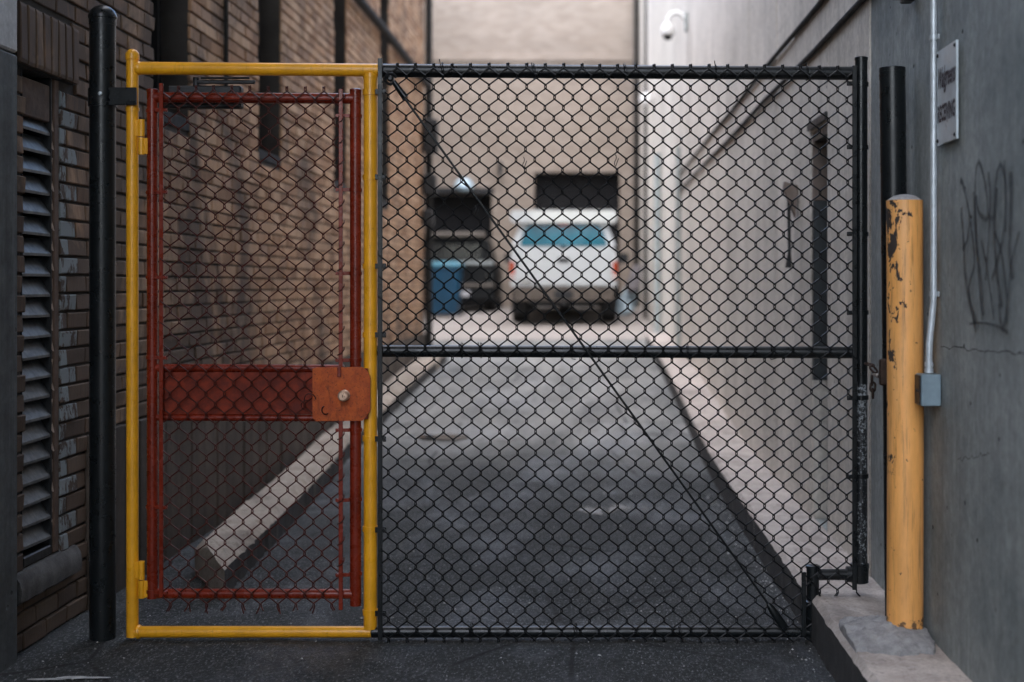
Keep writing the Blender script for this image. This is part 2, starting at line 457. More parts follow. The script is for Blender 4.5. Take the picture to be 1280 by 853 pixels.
class MB:
    def __init__(self):
        self.v, self.f, self.uv = [], [], []
        self.tone = []

    def add(self, vs, fs, tone=None):
        b = len(self.v)
        self.v += [tuple(p) for p in vs]
        self.f += [tuple(i + b for i in f) for f in fs]
        if tone is not None:
            self.tone += [tone] * len(fs)

    def box(self, lo, hi, bev=0.0, tone=None):
        lo, hi = Vector(lo), Vector(hi)
        c, h = (lo + hi) / 2, (hi - lo) / 2
        bev = min(bev, min(h) * 0.9)
        if bev <= 0:
            P = [(c[0] + sx_ * h[0], c[1] + sy * h[1], c[2] + sz * h[2]) for sx_ in (-1, 1) for sy in (-1, 1) for sz in (-1, 1)]
            self.add(P, [(0, 1, 3, 2), (4, 6, 7, 5), (0, 4, 5, 1), (2, 3, 7, 6), (0, 2, 6, 4), (1, 5, 7, 3)], tone)
            return
        idx, P = {}, []
        for s in [(a, b, d) for a in (-1, 1) for b in (-1, 1) for d in (-1, 1)]:
            for ax in range(3):
                p = [c[k] + s[k] * (h[k] - (0 if k == ax else bev)) for k in range(3)]
                idx[s, ax] = len(P)
                P.append(p)
        fs = []
        for ax in range(3):
            o1, o2 = (ax + 1) % 3, (ax + 2) % 3
            for sg in (-1, 1):
                q = []
                for a, b in ((-1, -1), (1, -1), (1, 1), (-1, 1)):
                    s = [0] * 3
                    s[ax], s[o1], s[o2] = sg, a, b
                    q.append(idx[tuple(s), ax])
                fs.append(tuple(q if sg > 0 else q[::-1]))
            for a in (-1, 1):
                for b in (-1, 1):
                    s0, s1 = [0] * 3, [0] * 3
                    s0[o1] = s1[o1] = a
                    s0[o2] = s1[o2] = b
                    s0[ax], s1[ax] = -1, 1
                    s0, s1 = tuple(s0), tuple(s1)
                    q = (idx[s0, o1], idx[s1, o1], idx[s1, o2], idx[s0, o2])
                    fs.append(q if a * b < 0 else q[::-1])
        for s in [(a, b, d) for a in (-1, 1) for b in (-1, 1) for d in (-1, 1)]:
            q = (idx[s, 0], idx[s, 1], idx[s, 2])
            fs.append(q if s[0] * s[1] * s[2] > 0 else q[::-1])
        self.add(P, fs, tone)

    def tube(self, pts, r, n=12, cap=True, radii=None):
        pts = [Vector(p) for p in pts]
        m = len(pts)
        tang = []
        for i in range(m):
            a = pts[min(i + 1, m - 1)] - pts[max(i - 1, 0)]
            tang.append(a.normalized())
        up = Vector((0, 0, 1)) if abs(tang[0].z) < 0.9 else Vector((0, 1, 0))
        u = tang[0].cross(up).normalized()
        V, Fc = [], []
        for i in range(m):
            u = (u - tang[i] * u.dot(tang[i])).normalized()
            w = tang[i].cross(u)
            rr = radii[i] if radii else r
            for k in range(n):
                a = 2 * math.pi * k / n
                V.append(pts[i] + (u * math.cos(a) + w * math.sin(a)) * rr)
        for i in range(m - 1):
            for k in range(n):
                k2 = (k + 1) % n
                Fc.append((i * n + k, i * n + k2, (i + 1) * n + k2, (i + 1) * n + k))
        if cap:
            Fc.append(tuple(range(n))[::-1])
            Fc.append(tuple((m - 1) * n + k for k in range(n)))
        self.add(V, Fc)

    def lathe(self, origin, prof, n=24, axis=(0, 0, 1)):
        """prof: list of (radius, height along axis)"""
        q = Vector((0, 0, 1)).rotation_difference(Vector(axis))
        o = Vector(origin)
        V, Fc = [], []
        m = len(prof)
        for (r, h) in prof:
            for k in range(n):
                a = 2 * math.pi * k / n
                V.append(o + q @ Vector((r * math.cos(a), r * math.sin(a), h)))
        for i in range(m - 1):
            for k in range(n):
                k2 = (k + 1) % n
                Fc.append((i * n + k, i * n + k2, (i + 1) * n + k2, (i + 1) * n + k))
        Fc.append(tuple(range(n))[::-1])
        Fc.append(tuple((m - 1) * n + k for k in range(n)))
        self.add(V, Fc)

    def prism(self, poly, fn, d0, d1):
        """poly: 2-D points; fn(u, v, d) -> world point"""
        n = len(poly)
        V = [fn(u, v, d0) for u, v in poly] + [fn(u, v, d1) for u, v in poly]
        Fc = [tuple(range(n)), tuple(range(n, 2 * n))[::-1]]
        for k in range(n):
            k2 = (k + 1) % n
            Fc.append((k2, k, n + k, n + k2))
        self.add(V, Fc)

    def loft(self, rings, cap=True):
        n = len(rings[0])
        V = [p for r in rings for p in r]
        Fc = []
        for i in range(len(rings) - 1):
            for k in range(n):
                k2 = (k + 1) % n
                Fc.append((i * n + k, i * n + k2, (i + 1) * n + k2, (i + 1) * n + k))
        if cap:
            Fc.append(tuple(range(n))[::-1])
            Fc.append(tuple((len(rings) - 1) * n + k for k in range(n)))
        self.add(V, Fc)

    def mesh(self, name, mat, org=Vector(), smooth=False, fix=True):
        me = bpy.data.meshes.new(name)
        me.from_pydata([Vector(p) - org for p in self.v], [], self.f)
        if self.tone:
            at = me.attributes.new('tone', 'FLOAT', 'FACE')
            at.data.foreach_set('value', self.tone)
        if fix:
            import bmesh
            bm = bmesh.new()
            bm.from_mesh(me)
            bmesh.ops.recalc_face_normals(bm, faces=bm.faces)
            bm.to_mesh(me)
            bm.free()
        if smooth:
            me.polygons.foreach_set('use_smooth', [True] * len(me.polygons))
            me.set_sharp_from_angle(angle=R(38))
        me.materials.append(MATS[mat])
        return me

    def build(self, name, mat, parent=None, smooth=False, loc=None, fix=True):
        """as a part of `parent`, or top-level with its origin at loc"""
        org = ORG[parent.name] if parent is not None else Vector(loc or (0, 0, 0))
        me = self.mesh(name, mat, org, smooth, fix)
        o = bpy.data.objects.new(name, me)
        COL.objects.link(o)
        if parent is not None:
            o.parent = parent
        else:
            o.location = org
        ORG[o.name] = org
        return o


def put(name, me, parent, pos, rot=None, scale=None):
    """one more object on shared mesh data"""
    o = bpy.data.objects.new(name, me)
    COL.objects.link(o)
    o.parent = parent
    o.location = Vector(pos) - ORG[parent.name]
    if rot:
        o.rotation_euler = rot
    if scale:
        o.scale = scale
    ORG[o.name] = ORG[parent.name]
    return o


def one(shape, name, mat, parent=None, smooth=False, loc=None, **kw):
    m = MB()
    shape(m)
    return m.build(name, mat, parent, smooth, loc)


# ------------------------------------------------------------------ the lie of the land
_prof = [(-60, 0), (8.6, 0), (10.2, .03), (15, .27), (20, .44), (25, .60), (28, .77), (31, .83), (200, .83)]


def _zl(y):
    for (a, za), (b, zb) in zip(_prof, _prof[1:]):
        if y <= b:
            return za + (zb - za) * (y - a) / (b - a)
    return _prof[-1][1]


def zg(y):
    return sum(_zl(y + d) for d in (-0.8, -0.4, 0, 0.4, 0.8)) / 5


GY = 5.334                 # the gate stands here: 3 mm to the photograph pixel


def G(x, y, d=GY):
    """gate drawing coordinates -> world"""
    return Vector(((x - 736) * d / F, d, CAMZ - (y - 356) * d / F))


LX = -2.05                 # face of the brick building on the left
RX = 1.12                  # face of the concrete building on the right

# ground: one sheet, finely divided where the aggregate can be seen
m = MB()
fy = [3.9 + 0.016 * i for i in range(250)]
ys = sorted([-80, -40, -20, -8, -3, 0, 1, 2, 3, 3.5] + fy + [8.0 + i * 0.4 for i in range(1, 62)] + [40, 60, 120, 200])
fx = [-2.0 + 0.0135 * i for i in range(211)]
xs = sorted([-80, -30, -12, -6, -3, -2.1] + fx + [0.9, 1.2, 2, 4, 10, 30, 80])


def relief(x, y):
    q = min(1, max(0, (y - 3.9) / 0.3)) * min(1, max(0, (7.85 - y) / 1.2))
    if q <= 0 or not -2.0 < x < 0.84:
        return 0.0
    h = 0.0034 * noise.noise(Vector((x * 55, y * 42, 0))) + 0.0022 * noise.noise(Vector((x * 120, y * 90, 5))) + 0.006 * noise.noise(Vector((x * 3, y * 3, 9)))
    return q * (h - 0.003)


for y in ys:
    z = zg(y)
    for x in xs:
        m.v.append((x, y, z + relief(x, y)))
nx = len(xs)
for j in range(len(ys) - 1):
    for i in range(nx - 1):
        m.f.append((j * nx + i, j * nx + i + 1, (j + 1) * nx + i + 1, (j + 1) * nx + i))
props(m.build('road', 'asphalt', smooth=True, fix=False), 'dark worn asphalt surface of the alley', 'road', kind='structure')

# concrete pad before the far wall
m = MB()
yy = [21.6 + 0.5 * i for i in range(20)]
for k, y in enumerate(yy):
    wob = 0.25 * noise.noise(Vector((0, 0, 3)))
    for x in (-3.95, -1.0, 0.5, 1.1):
        m.v.append((x, y + (0.3 * x * 0.2 if k == 0 else 0), zg(y) + 0.006))
for j in range(len(yy) - 1):
    for i in range(3):
        m.f.append((j * 4 + i, j * 4 + i + 1, (j + 1) * 4 + i + 1, (j + 1) * 4 + i))
props(m.build('concrete_pad', 'pad_concrete', smooth=True), 'pale concrete apron at the far end of the alley', 'pavement', kind='structure')


m = MB()  # unseen pale sheet added behind the camera, bounces light onto the gate
m.add([(-26, -25.9, .006), (26, -25.9, .006), (26, -1.4, .006), (-26, -1.4, .006)], [(0, 1, 2, 3)])
props(m.build('pavement', 'ledge_concrete'), 'unseen pale street pavement added at the alley mouth to bounce light', 'pavement', kind='structure')


def ledge(name, label, x0, x1, y0, y1, step, h, oblique=0.0, sgn=1, toe=0.0):
    root = thing(name, (x0, y0, 0), label, 'kerb')
    root['kind'] = 'structure'
    y = y0
    first = True
    rnd = random.Random(5)
    while y < y1 - 0.05:
        ye = min(y + step * rnd.uniform(0.9, 1.1), y1)
        m = MB()
        n = 34
        cb = 0.016 if sgn > 0 else 0.034
        rings = []
        for k in range(n + 1):
            yk = y + 0.003 + (ye - y - 0.006) * k / n
            sh = oblique * (1 - k / n) if first else 0.0
            z = zg(yk) + h
            jag = (0.006 if sgn > 0 else 0.016) * (noise.noise(Vector((yk * 9, x0, 0))) + 0.7 * noise.noise(Vector((yk * 31, x0, 4))))
            ja = jag if sgn > 0 else 0
            jb = jag if sgn < 0 else 0
            dl = sh if sgn < 0 else 0.0
            dr = 0.0 if sgn < 0 else sh
            ra = 0.0035 if sgn > 0 else 0.008
            ring = [(x0 + ja, yk + dl, z - h - 0.1), (x0 + ja, yk + dl, z - cb * 1.3 - abs(ja))]
            NT_ = 9
            for q in range(NT_):
                f = q / (NT_ - 1)
                xa, xb = x0 + cb * 1.2 + ja * 2, x1 - cb * 1.2 + jb * 2
                xk = xa + (xb - xa) * f
                yo = yk + dl + (dr - dl) * f
                ring.append((xk, yo, z + ra * (noise.noise(Vector((xk * 14, yk * 11, 2))) + 0.6 * noise.noise(Vector((xk * 40, yk * 30, 7))) - 0.3)))
            ring += [(x1 + jb, yk + dr, z - cb * 1.3 - abs(jb)), (x1 + jb, yk + dr, z - h - 0.1)]
            tx = toe * max(0.0, (10.5 - yk) / 4.5)
            rings.append([(p[0] + tx, p[1], p[2]) for p in ring])
        m.loft(rings)
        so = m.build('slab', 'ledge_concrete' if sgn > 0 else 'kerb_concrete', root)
        so.data.materials.append(MATS['kerb_face_dark'])
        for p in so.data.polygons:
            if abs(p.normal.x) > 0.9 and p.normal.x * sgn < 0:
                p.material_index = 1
        y = ye
        first = False
    return root


ledge('pavement', 'narrow raised concrete ledge along the grey wall', 0.83, RX + 0.02, 0.6, 20.6, 1.55, 0.17)
ledge('kerb', 'raised concrete kerb with a slanting cut end by the brick wall', LX + 0.025, -1.77, 6.05, 17.7, 1.3, 0.16, 0.47, -1, 0.22)

# ------------------------------------------------------------------ left: brick building
bl = thing('brick_building', (LX, 5, 0), 'brown brick building with deep joints along the left of the alley', 'building')
LOUV = (5.165, 5.52, 0.30, 2.12)
win_y = [(6.70, 7.32), (8.84, 9.50), (11.45, 12.05), (14.0, 14.6)]
SILLZ, HEADZ = 2.18, 4.3
holes = [LOUV] + [(a, b, SILLZ, HEADZ) for a, b in win_y]
BY0, BY1, BTOP = -1.2, 17.72, 5.3


def holed_wall(m, y0, y1, z0, z1, x, thick, holes, sgn):
    """wall at plane x (body from x towards sgn*thick) with rectangular openings"""
    ye = sorted({y0, y1, *[h[0] for h in holes], *[h[1] for h in holes]})
    ze = sorted({z0, z1, *[h[2] for h in holes], *[h[3] for h in holes]})
    for a, b in zip(ye, ye[1:]):
        for c, d in zip(ze, ze[1:]):
            my, mz = (a + b) / 2, (c + d) / 2
            if any(h[0] < my < h[1] and h[2] < mz < h[3] for h in holes):
                continue
            m.add([(x, a, c), (x, b, c), (x, b, d), (x, a, d)], [(0, 1, 2, 3)])
    xb = x + sgn * thick
    for h in holes:
        a, b, c, d = h
        for p, q in (((a, c), (b, c)), ((b, c), (b, d)), ((b, d), (a, d)), ((a, d), (a, c))):
            m.add([(x, p[0], p[1]), (x, q[0], q[1]), (xb, q[0], q[1]), (xb, p[0], p[1])], [(0, 1, 2, 3)])
    # end, top, back
    m.add([(x, y1, z0), (xb, y1, z0), (xb, y1, z1), (x, y1, z1)], [(0, 1, 2, 3)])
    m.add([(x, y0, z0), (xb, y0, z0), (xb, y0, z1), (x, y0, z1)], [(0, 1, 2, 3)])
    m.add([(x, y0, z1), (x, y1, z1), (xb, y1, z1), (xb, y0, z1)], [(0, 1, 2, 3)])
    m.add([(xb, y0, z0), (xb, y1, z0), (xb, y1, z1), (xb, y0, z1)], [(0, 1, 2, 3)])


m = MB()
JD = 0.014
holed_wall(m, BY0, BY1, -0.3, BTOP, LX - JD, 0.35, holes, -1)
wall = m.build('wall', 'mortar', bl, fix=False)

one(lambda m: m.box((LX - 6.0, BY0, BTOP + 0.004), (LX - 0.02, 7.2, 13.0)), 'added_shade_storey', 'brick_dark', bl)  # unseen storey added on the left to shade the near alley

# bricks: 72 mm courses, running bond; the nearest 300 are objects, the rest one mesh
COURSE, BLEN, JT = 0.072, 0.215, 0.011
PLY0, PLZ = 5.80, 0.72      # board-marked plinth begins here
brick_holes = [(LOUV[0] - 0.0, LOUV[1] + 0.0, LOUV[2] - 0.12, LOUV[3])] + [(a, b, SILLZ - 0.07, HEADZ) for a, b in win_y]
lintel = (5.06, 5.66, LOUV[3], LOUV[3] + 0.225)
brick_holes.append(lintel)
brick_holes.append((PLY0, BY1 + 1, -1, PLZ))
pieces = []
row = 0
z = 0.0
while z < BTOP - COURSE:
    y = 4.3 - (BLEN / 2 if row % 2 else 0) + 0.01 * math.sin(row * 1.7)
    zc = z + COURSE / 2
    cuts = [(h[0], h[1]) for h in brick_holes if h[2] < zc < h[3]]
    while y < BY1:
        segs = [(y + JT / 2, min(y + BLEN - JT / 2, BY1))]
        for a, b in cuts:
            ns = []
            for p, q in segs:
                if b <= p or a >= q:
                    ns.append((p, q))
                else:
                    if a - p > 0.025:
                        ns.append((p, a))
                    if q - b > 0.025:
                        ns.append((b, q))
            segs = ns
        for p, q in segs:
            if q - p > 0.02:
                pieces.append(((p + q) / 2, zc, q - p))
        y += BLEN
    z += COURSE
    row += 1

BH = COURSE - JT


def brick_verts(cy, cz, ln, x, rnd, jit=1.0):
    """open-backed brick with worn edges: front face plus chamfers and sides"""
    h = BH / 2
    e = 0.0035
    o = rnd.uniform(-0.0035, 0.0025) * jit
    ty = rnd.uniform(-0.0025, 0.0025) * jit
    tz = rnd.uniform(-0.002, 0.002) * jit
    V = []
    for sy, sz in ((-1, -1), (1, -1), (1, 1), (-1, 1)):
        V.append((x + o + ty * sy + tz * sz, cy + sy * (ln / 2 - e), cz + sz * (h - e)))
    for sy, sz in ((-1, -1), (1, -1), (1, 1), (-1, 1)):
        V.append((x + o - e + ty * sy + tz * sz, cy + sy * ln / 2, cz + sz * h))
    for sy, sz in ((-1, -1), (1, -1), (1, 1), (-1, 1)):
        V.append((x - JD - 0.004, cy + sy * ln / 2, cz + sz * h))
    Fc = [(0, 1, 2, 3)]
    for b in (0, 4):
        for k in range(4):
            k2 = (k + 1) % 4
            Fc.append((b + k2, b + k, b + 4 + k, b + 4 + k2))
    return V, Fc


def in_view(cy, cz):
    px = 736 + LX * F / cy
    py = 356 - (cz - CAMZ) * F / cy
    return px > -5 and -5 < py < 858


rnd = random.Random(11)
vis = sorted([p for p in pieces if in_view(p[0], p[1])], key=lambda p: p[0])
near = vis[:285]
nearset = set(near)
protos = []
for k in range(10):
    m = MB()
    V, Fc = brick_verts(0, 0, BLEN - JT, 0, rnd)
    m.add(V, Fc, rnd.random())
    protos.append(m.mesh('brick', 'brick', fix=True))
pproto = []
for k in range(3):
    m = MB()
    V, Fc = brick_verts(0, 0, BLEN - JT, 0, rnd)
    m.add(V, Fc, rnd.random())
    pproto.append(m.mesh('brick', 'brick_painted', fix=True))
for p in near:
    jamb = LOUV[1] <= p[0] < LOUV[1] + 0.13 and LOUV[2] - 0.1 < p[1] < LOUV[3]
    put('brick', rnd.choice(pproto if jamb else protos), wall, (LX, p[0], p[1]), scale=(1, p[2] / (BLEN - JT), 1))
m = MB()
for p in pieces:
    if p in nearset:
        continue
    V, Fc = brick_verts(p[0], p[1], p[2], LX, rnd)
    m.add(V, Fc, min(1, max(0, rnd.random() + 0.0)))
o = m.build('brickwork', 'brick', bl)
o['kind'] = 'stuff'

# lintel over the louvre: soldier bricks, slightly proud
me_s = MB()
V, Fc = brick_verts(0, 0, 0.064, 0.03, rnd, 0.5)
V = [(x, y, z * (0.215 / BH)) for x, y, z in V]
me_s.add(V, Fc, 0.45)
me_s2 = MB()
me_s2.add(V, Fc, 0.1)
ms = [me_s.mesh('brick', 'brick'), me_s2.mesh('brick', 'brick')]
ly = lintel[0] + 0.036
while ly < lintel[1]:
    put('brick', rnd.choice(ms), wall, (LX, ly, lintel[2] + 0.112), rot=(0, rnd.uniform(-.02, .02), 0))
    ly += 0.074
m = MB()
m.box((LX - 0.08, lintel[0], lintel[2] + 0.003), (LX + 0.008, lintel[1], lintel[3] - 0.003))
m.build('lintel', 'mortar', bl)

# board-marked plinth, one board at a time
y = PLY0
k = 0
while y < BY1 - 0.02:
    w = min(rnd.uniform(0.17, 0.26), BY1 - y)
    m = MB()
    m.box((LX - 0.012, y + 0.004, -0.3), (LX + 0.012 + rnd.uniform(-0.006, 0.006), y + w - 0.004, PLZ - rnd.uniform(0.002, 0.01)), 0.004)
    m.build('plinth_board', 'plinth_board', bl)
    y += w

# louvre vent
lv = one(lambda m: m.box((LX - 0.34, LOUV[0], LOUV[2]), (LX - 0.33, LOUV[1], LOUV[3])), 'louvre_vent', 'dark_void', bl)
lv['label'] = 'tall grey slatted louvre with rusty slat ends'
y0, y1, z0, z1 = LOUV
sm, se = MB(), MB()
L = y1 - y0 - 0.085
prof = [(-0.008, -0.040), (0.0, -0.040), (0.0, -0.030), (-0.040, 0.030), (-0.047, 0.026)]
sm.prism(prof, lambda u, v, d: (u, d, v), -L / 2, L / 2)
sme = sm.mesh('slat', 'slat_metal')
se.prism([(0.002, -0.034), (-0.002, 0.018), (-0.044, 0.034)], lambda u, v, d: (u, d, v), -0.006, 0.006)
see = se.mesh('slat_bracket', 'slat_end')
zz = z0 + 0.10
while zz < z1 - 0.17:
    put('slat', sme, lv, (LX - 0.012, y0 + L / 2 + 0.012, zz), rot=(rnd.uniform(-.012, .012), rnd.uniform(-.06, .06), 0))
    put('slat_bracket', see, lv, (LX - 0.010, y0 + L + 0.024, zz + 0.012), rot=(0, rnd.uniform(-.2, .2), 0), scale=(rnd.uniform(.7, 1), 1, rnd.uniform(.8, 1.05)))
    zz += 0.077
for (a, b, c, d, mt) in ((y1 - 0.055, y1 - 0.006, z0, z1, 'old_wood'), (y0 + 0.001, y0 + 0.010, z0, z1, 'dark_steel'), (y1 - 0.075, y1 - 0.057, z0, z1, 'dark_steel')):
    one(lambda m: m.box((LX - 0.10, a, c), (LX - (0.004 if mt == 'old_wood' else 0.010), b, d), 0.004), 'frame', mt, lv)
one(lambda m: m.box((LX - 0.10, y0 + 0.011, z1 - 0.17), (LX - 0.012, y1 - 0.08, z1 - 0.03), 0.004), 'head_panel', 'old_wood', lv)
one(lambda m: m.box((LX - 0.10, y0 + 0.011, z0), (LX - 0.006, y1 - 0.08, z0 + 0.035), 0.004), 'frame', 'dark_steel', lv)


def sill_shape(m):
    prof = [(-0.10, 0.30), (0.008, 0.292), (0.026, 0.270), (0.034, 0.240), (0.030, 0.195), (0.012, 0.182), (-0.02, 0.182), (-0.10, 0.182)]
    rings = []
    for k in range(15):
        yk = 5.06 + 0.60 * k / 14
        rings.append([(LX + u + (0.006 * noise.noise(Vector((yk * 14, i * 3, 0))) if u > 0 else 0), yk,
                       v + 0.006 * noise.noise(Vector((yk * 11, i * 5, 4)))) for i, (u, v) in enumerate(prof)])
    m.loft(rings)


one(sill_shape, 'sill', 'sill_stone', bl, True)

# windows
for k, (a, b) in enumerate(win_y):
    w = one(lambda m: m.box((LX - 0.22, a, SILLZ), (LX - 0.21, b, HEADZ)), 'window', 'dark_glass', bl)
    for fr in ((a, a + 0.05, SILLZ, HEADZ), (b - 0.05, b, SILLZ, HEADZ), (a + 0.051, b - 0.051, SILLZ, SILLZ + 0.06), (a + 0.051, b - 0.051, 3.2, 3.25)):
        one(lambda m: m.box((LX - 0.209, fr[0], fr[2]), (LX - 0.15, fr[1], fr[3]), 0.004), 'frame', 'dark_steel', w)
    one(lambda m: m.box((LX - 0.20, a - 0.0, SILLZ - 0.066), (LX - 0.004, b + 0.0, SILLZ - 0.003), 0.004), 'sill', 'dark_void', w)

# pipes and meters on this wall
one(lambda m: m.tube([(LX + 0.06, y, 3.80 + 0.006 * math.sin(y)) for y in (10.0, 12, 14, 16, 17.6)], 0.042, 10), 'drain_pipe', 'dark_pipe', smooth=True, loc=(LX, 10, 3.8))
props(bpy.data.objects['drain_pipe'], 'dark pipe running level high along the brick wall', 'pipe')
dp = thing('downpipe', (LX + 0.07, 17.55, zg(17.5)), 'dark downpipe with meter boxes at the far corner of the brick wall', 'pipe')
one(lambda m: m.tube([(LX + 0.07, 17.6, zg(17.6)), (LX + 0.07, 17.6, 7.9)], 0.045, 10), 'pipe', 'dark_pipe', dp, True)
for zc, hh, ww in ((3.15, 0.42, 0.18), (2.55, 0.26, 0.16), (2.15, 0.2, 0.13)):
    one(lambda m: m.box((LX + 0.02, 17.36, zc - hh / 2), (LX + 0.02 + ww, 17.53, zc + hh / 2), 0.02), 'meter_box', 'dark_steel', dp)
strip_ob = one(lambda m: m.tube([(LX + 0.015, 7.98, 2.35), (LX + 0.015, 7.98, 5.2)], 0.013, 8), 'dark_strip', 'dark_pipe', smooth=True, loc=(LX, 7.98, 2.35))  # narrow dark upright line on the wall
props(strip_ob, 'thin dark strip up the brick wall between two windows', 'dark_strip')

# grey pier left of the louvre
pr = thing('pier', (LX - 0.1, 4.7, 0), 'weathered grey pier with a paler top at the left edge', 'pillar')
one(lambda m: m.box((LX - 0.3, 4.05, -0.1), (LX + 0.035, 5.02, 2.14), 0.008), 'shaft', 'pier_concrete', pr)
one(lambda m: m.box((LX - 0.3, 4.05, 2.146), (LX + 0.035, 5.02, 3.6), 0.008), 'upper_block', 'pier_cap_paint', pr)

# ------------------------------------------------------------------ right: concrete building
br_ = thing('concrete_building', (RX, 5, 0), 'grey board-marked concrete building along the right of the alley', 'building')
DOOR = (6.66, 7.16, 0.16, 2.09)
m = MB()
holed_wall(m, -9, 18.5, -0.3, 5.4, RX + 0.012, 0.4, [DOOR], 1)
holed_wall(m, 18.52, 31.2, -0.3, 8.0, RX + 0.012, 0.4, [], 1)
m.build('wall', 'wall_concrete', br_, fix=False)
edges = [-9, -6, -3, 0.9, 2.9, 5.66, 6.66, 7.16]
r2 = random.Random(3)
y = 7.16
while y < 30.6:
    y += r2.uniform(0.45, 1.0)
    edges.append(min(y, 31.0))
for a, b in zip(edges, edges[1:]):
    pr0 = r2.uniform(-0.004, 0.004)
    z0 = DOOR[3] if a == DOOR[0] else -0.2
    m = MB()
    m.box((RX + pr0, a + 0.0025, z0), (RX + 0.011, b - 0.0025, 5.4 if a < 18.4 else 8.0), 0.003)
    m.build('panel', 'wall_concrete' if a < 5.6 else 'pale_concrete', br_)
# doorway
d = one(lambda m: m.box((RX + 0.10, DOOR[0] + 0.05, DOOR[2] + 0.02), (RX + 0.14, DOOR[1] - 0.05, DOOR[3] - 0.05), 0.003), 'door', 'door_paint', br_)
one(lambda m: m.tube([(RX + 0.10, 6.78, 1.05), (RX + 0.05, 6.78, 1.05), (RX + 0.05, 6.88, 1.05)], 0.011, 8), 'handle', 'galvanised', d, True)
for fr, mt in (((DOOR[0] + 0.001, DOOR[0] + 0.049, DOOR[2], DOOR[3] - 0.001), 'dark_steel'), ((DOOR[1] - 0.049, DOOR[1] - 0.001, DOOR[2], 0.85), 'pale_concrete'),
               ((DOOR[1] - 0.049, DOOR[1] - 0.001, 0.852, 1.75), 'door_paint'), ((DOOR[1] - 0.049, DOOR[1] - 0.001, 1.752, DOOR[3] - 0.001), 'jamb_paint'),
               ((DOOR[0] + 0.05, DOOR[1] - 0.05, DOOR[3] - 0.049, DOOR[3] - 0.001), 'dark_steel')):
    one(lambda m: m.box((RX + 0.004, fr[0], fr[2]), (RX + 0.14, fr[1], fr[3]), 0.003), 'door_frame', mt, d)
one(lambda m: m.box((RX - 0.018, DOOR[0] - 0.02, 2.102), (RX - 0.006, DOOR[1] + 0.03, 2.14), 0.003), 'door_trim', 'dark_steel', br_)

# lift joint and cracks: narrow open grooves drawn as thin dark ribbons let into the face


def wall_ribbon(m, pts, w, x, uv=None):
    """flat strip in the wall plane through (y, z) points"""
    P = [Vector((p[0], p[1])) for p in pts]
    base = len(m.v)
    ln = 0
    for i, p in enumerate(P):
        tdir = (P[min(i + 1, len(P) - 1)] - P[max(i - 1, 0)]).normalized()
        nrm = Vector((-tdir.y, tdir.x))
        ww = w[i] if isinstance(w, list) else w
        for s in (-1, 1):
            q = p + nrm * ww / 2 * s
            m.v.append((x, q.x, q.y))
            m.uv.append((0 if s < 0 else 1, ln))
        ln += 0.05
    for i in range(len(P) - 1):
        m.f.append((base + 2 * i, base + 2 * i + 1, base + 2 * i + 3, base + 2 * i + 2))


def crack(y0, y1, z0, z1, w):
    m = MB()
    n = 46
    pts = [(y0 + (y1 - y0) * k / n, z0 + (z1 - z0) * k / n + 0.010 * noise.noise(Vector((k * 0.35, z0 * 9, 0))) + 0.004 * noise.noise(Vector((k * 1.3, z0 * 9, 5)))) for k in range(n + 1)]
    wl = [w * (0.35 + 0.9 * abs(noise.noise(Vector((k * 0.6, z0, 2))))) for k in range(n + 1)]
    wall_ribbon(m, pts, wl, RX - 0.0062)
    m.build('crack', 'dark_void', br_)


crack(3.55, 4.50, 1.155, 1.135, 0.005)
crack(3.95, 4.30, 0.86, 0.80, 0.004)

# two long conduits and further seams on the right wall
for zc, lab in ((2.68, 'upper of two long dark conduits along the concrete wall'), (2.48, 'lower of two long dark conduits along the concrete wall')):
    o = one(lambda m: m.tube([(RX - 0.016, y, zc + 0.008 * math.sin(y * 1.3 + zc)) for y in (3.0, 5, 7, 9, 11, 13, 15, 17.5)], 0.013, 8), 'conduit', 'dark_pipe', smooth=True, loc=(RX, 3, zc))
    props(o, lab, 'conduit', 'long dark conduits on the concrete wall')

one(lambda m: m.box((RX + 0.02, -9, 5.404), (RX + 6, 11.0, 13.0)), 'added_shade_storey', 'wall_concrete', br_)  # unseen storey added on the right to darken the near brick wall

# unseen storeys added above the camera to keep the near alley in shade
bb = thing('added_shade_bridge', (-0.5, -2.5, 4.3), 'unseen brick storeys added over the alley mouth to shade its near end', 'building')
one(lambda m: m.box((LX - 0.015, -1.1, 7.6), (RX + 0.4, 4.4, 13.0)), 'wall', 'brick_dark', bb)  # body of the unseen added storeys

ob_ = one(lambda m: m.box((-26, -34, -0.2), (26, -26, 4.5)), 'added_street_block', 'far_brick', loc=(0, -30, 0))  # added out of view to hold back light from behind the camera
props(ob_, 'unseen brick building added behind the alley mouth to shape the front light', 'building')

# ------------------------------------------------------------------ the far end
fb = thing('brick_building', (0, 31, 0.8), 'pale pinkish brick building closing the far end of the alley', 'building')
DW = (-1.20, 0.68, 3.80)     # roller door
DL = (-3.56, -2.13, 3.32)    # dark doorway on the left
m = MB()
Y0 = 31.2
xe = [-9.0, DL[0], DL[1], DW[0], DW[1], 9.0]
ztop = 9.5
for a, b, zt in ((xe[0], xe[1], None), (xe[1], xe[2], DL[2]), (xe[2], xe[3], None), (xe[3], xe[4], DW[2]), (xe[4], xe[5], None)):
    m.box((a, Y0, zt if zt else 0.2), (b, Y0 + 0.4, ztop))
m.build('wall', 'far_brick', fb)
one(lambda m: m.box((-9, Y0 - 0.05, 6.22), (9, Y0 - 0.002, 6.36), 0.01), 'ledge_course', 'far_brick', fb)
rd = one(lambda m: m.box((DW[0] - 0.1, Y0 + 0.401, 0.5), (DW[1] + 0.1, Y0 + 0.43, DW[2] + 0.1)), 'roller_door', 'dark_void', fb)
slm = MB()
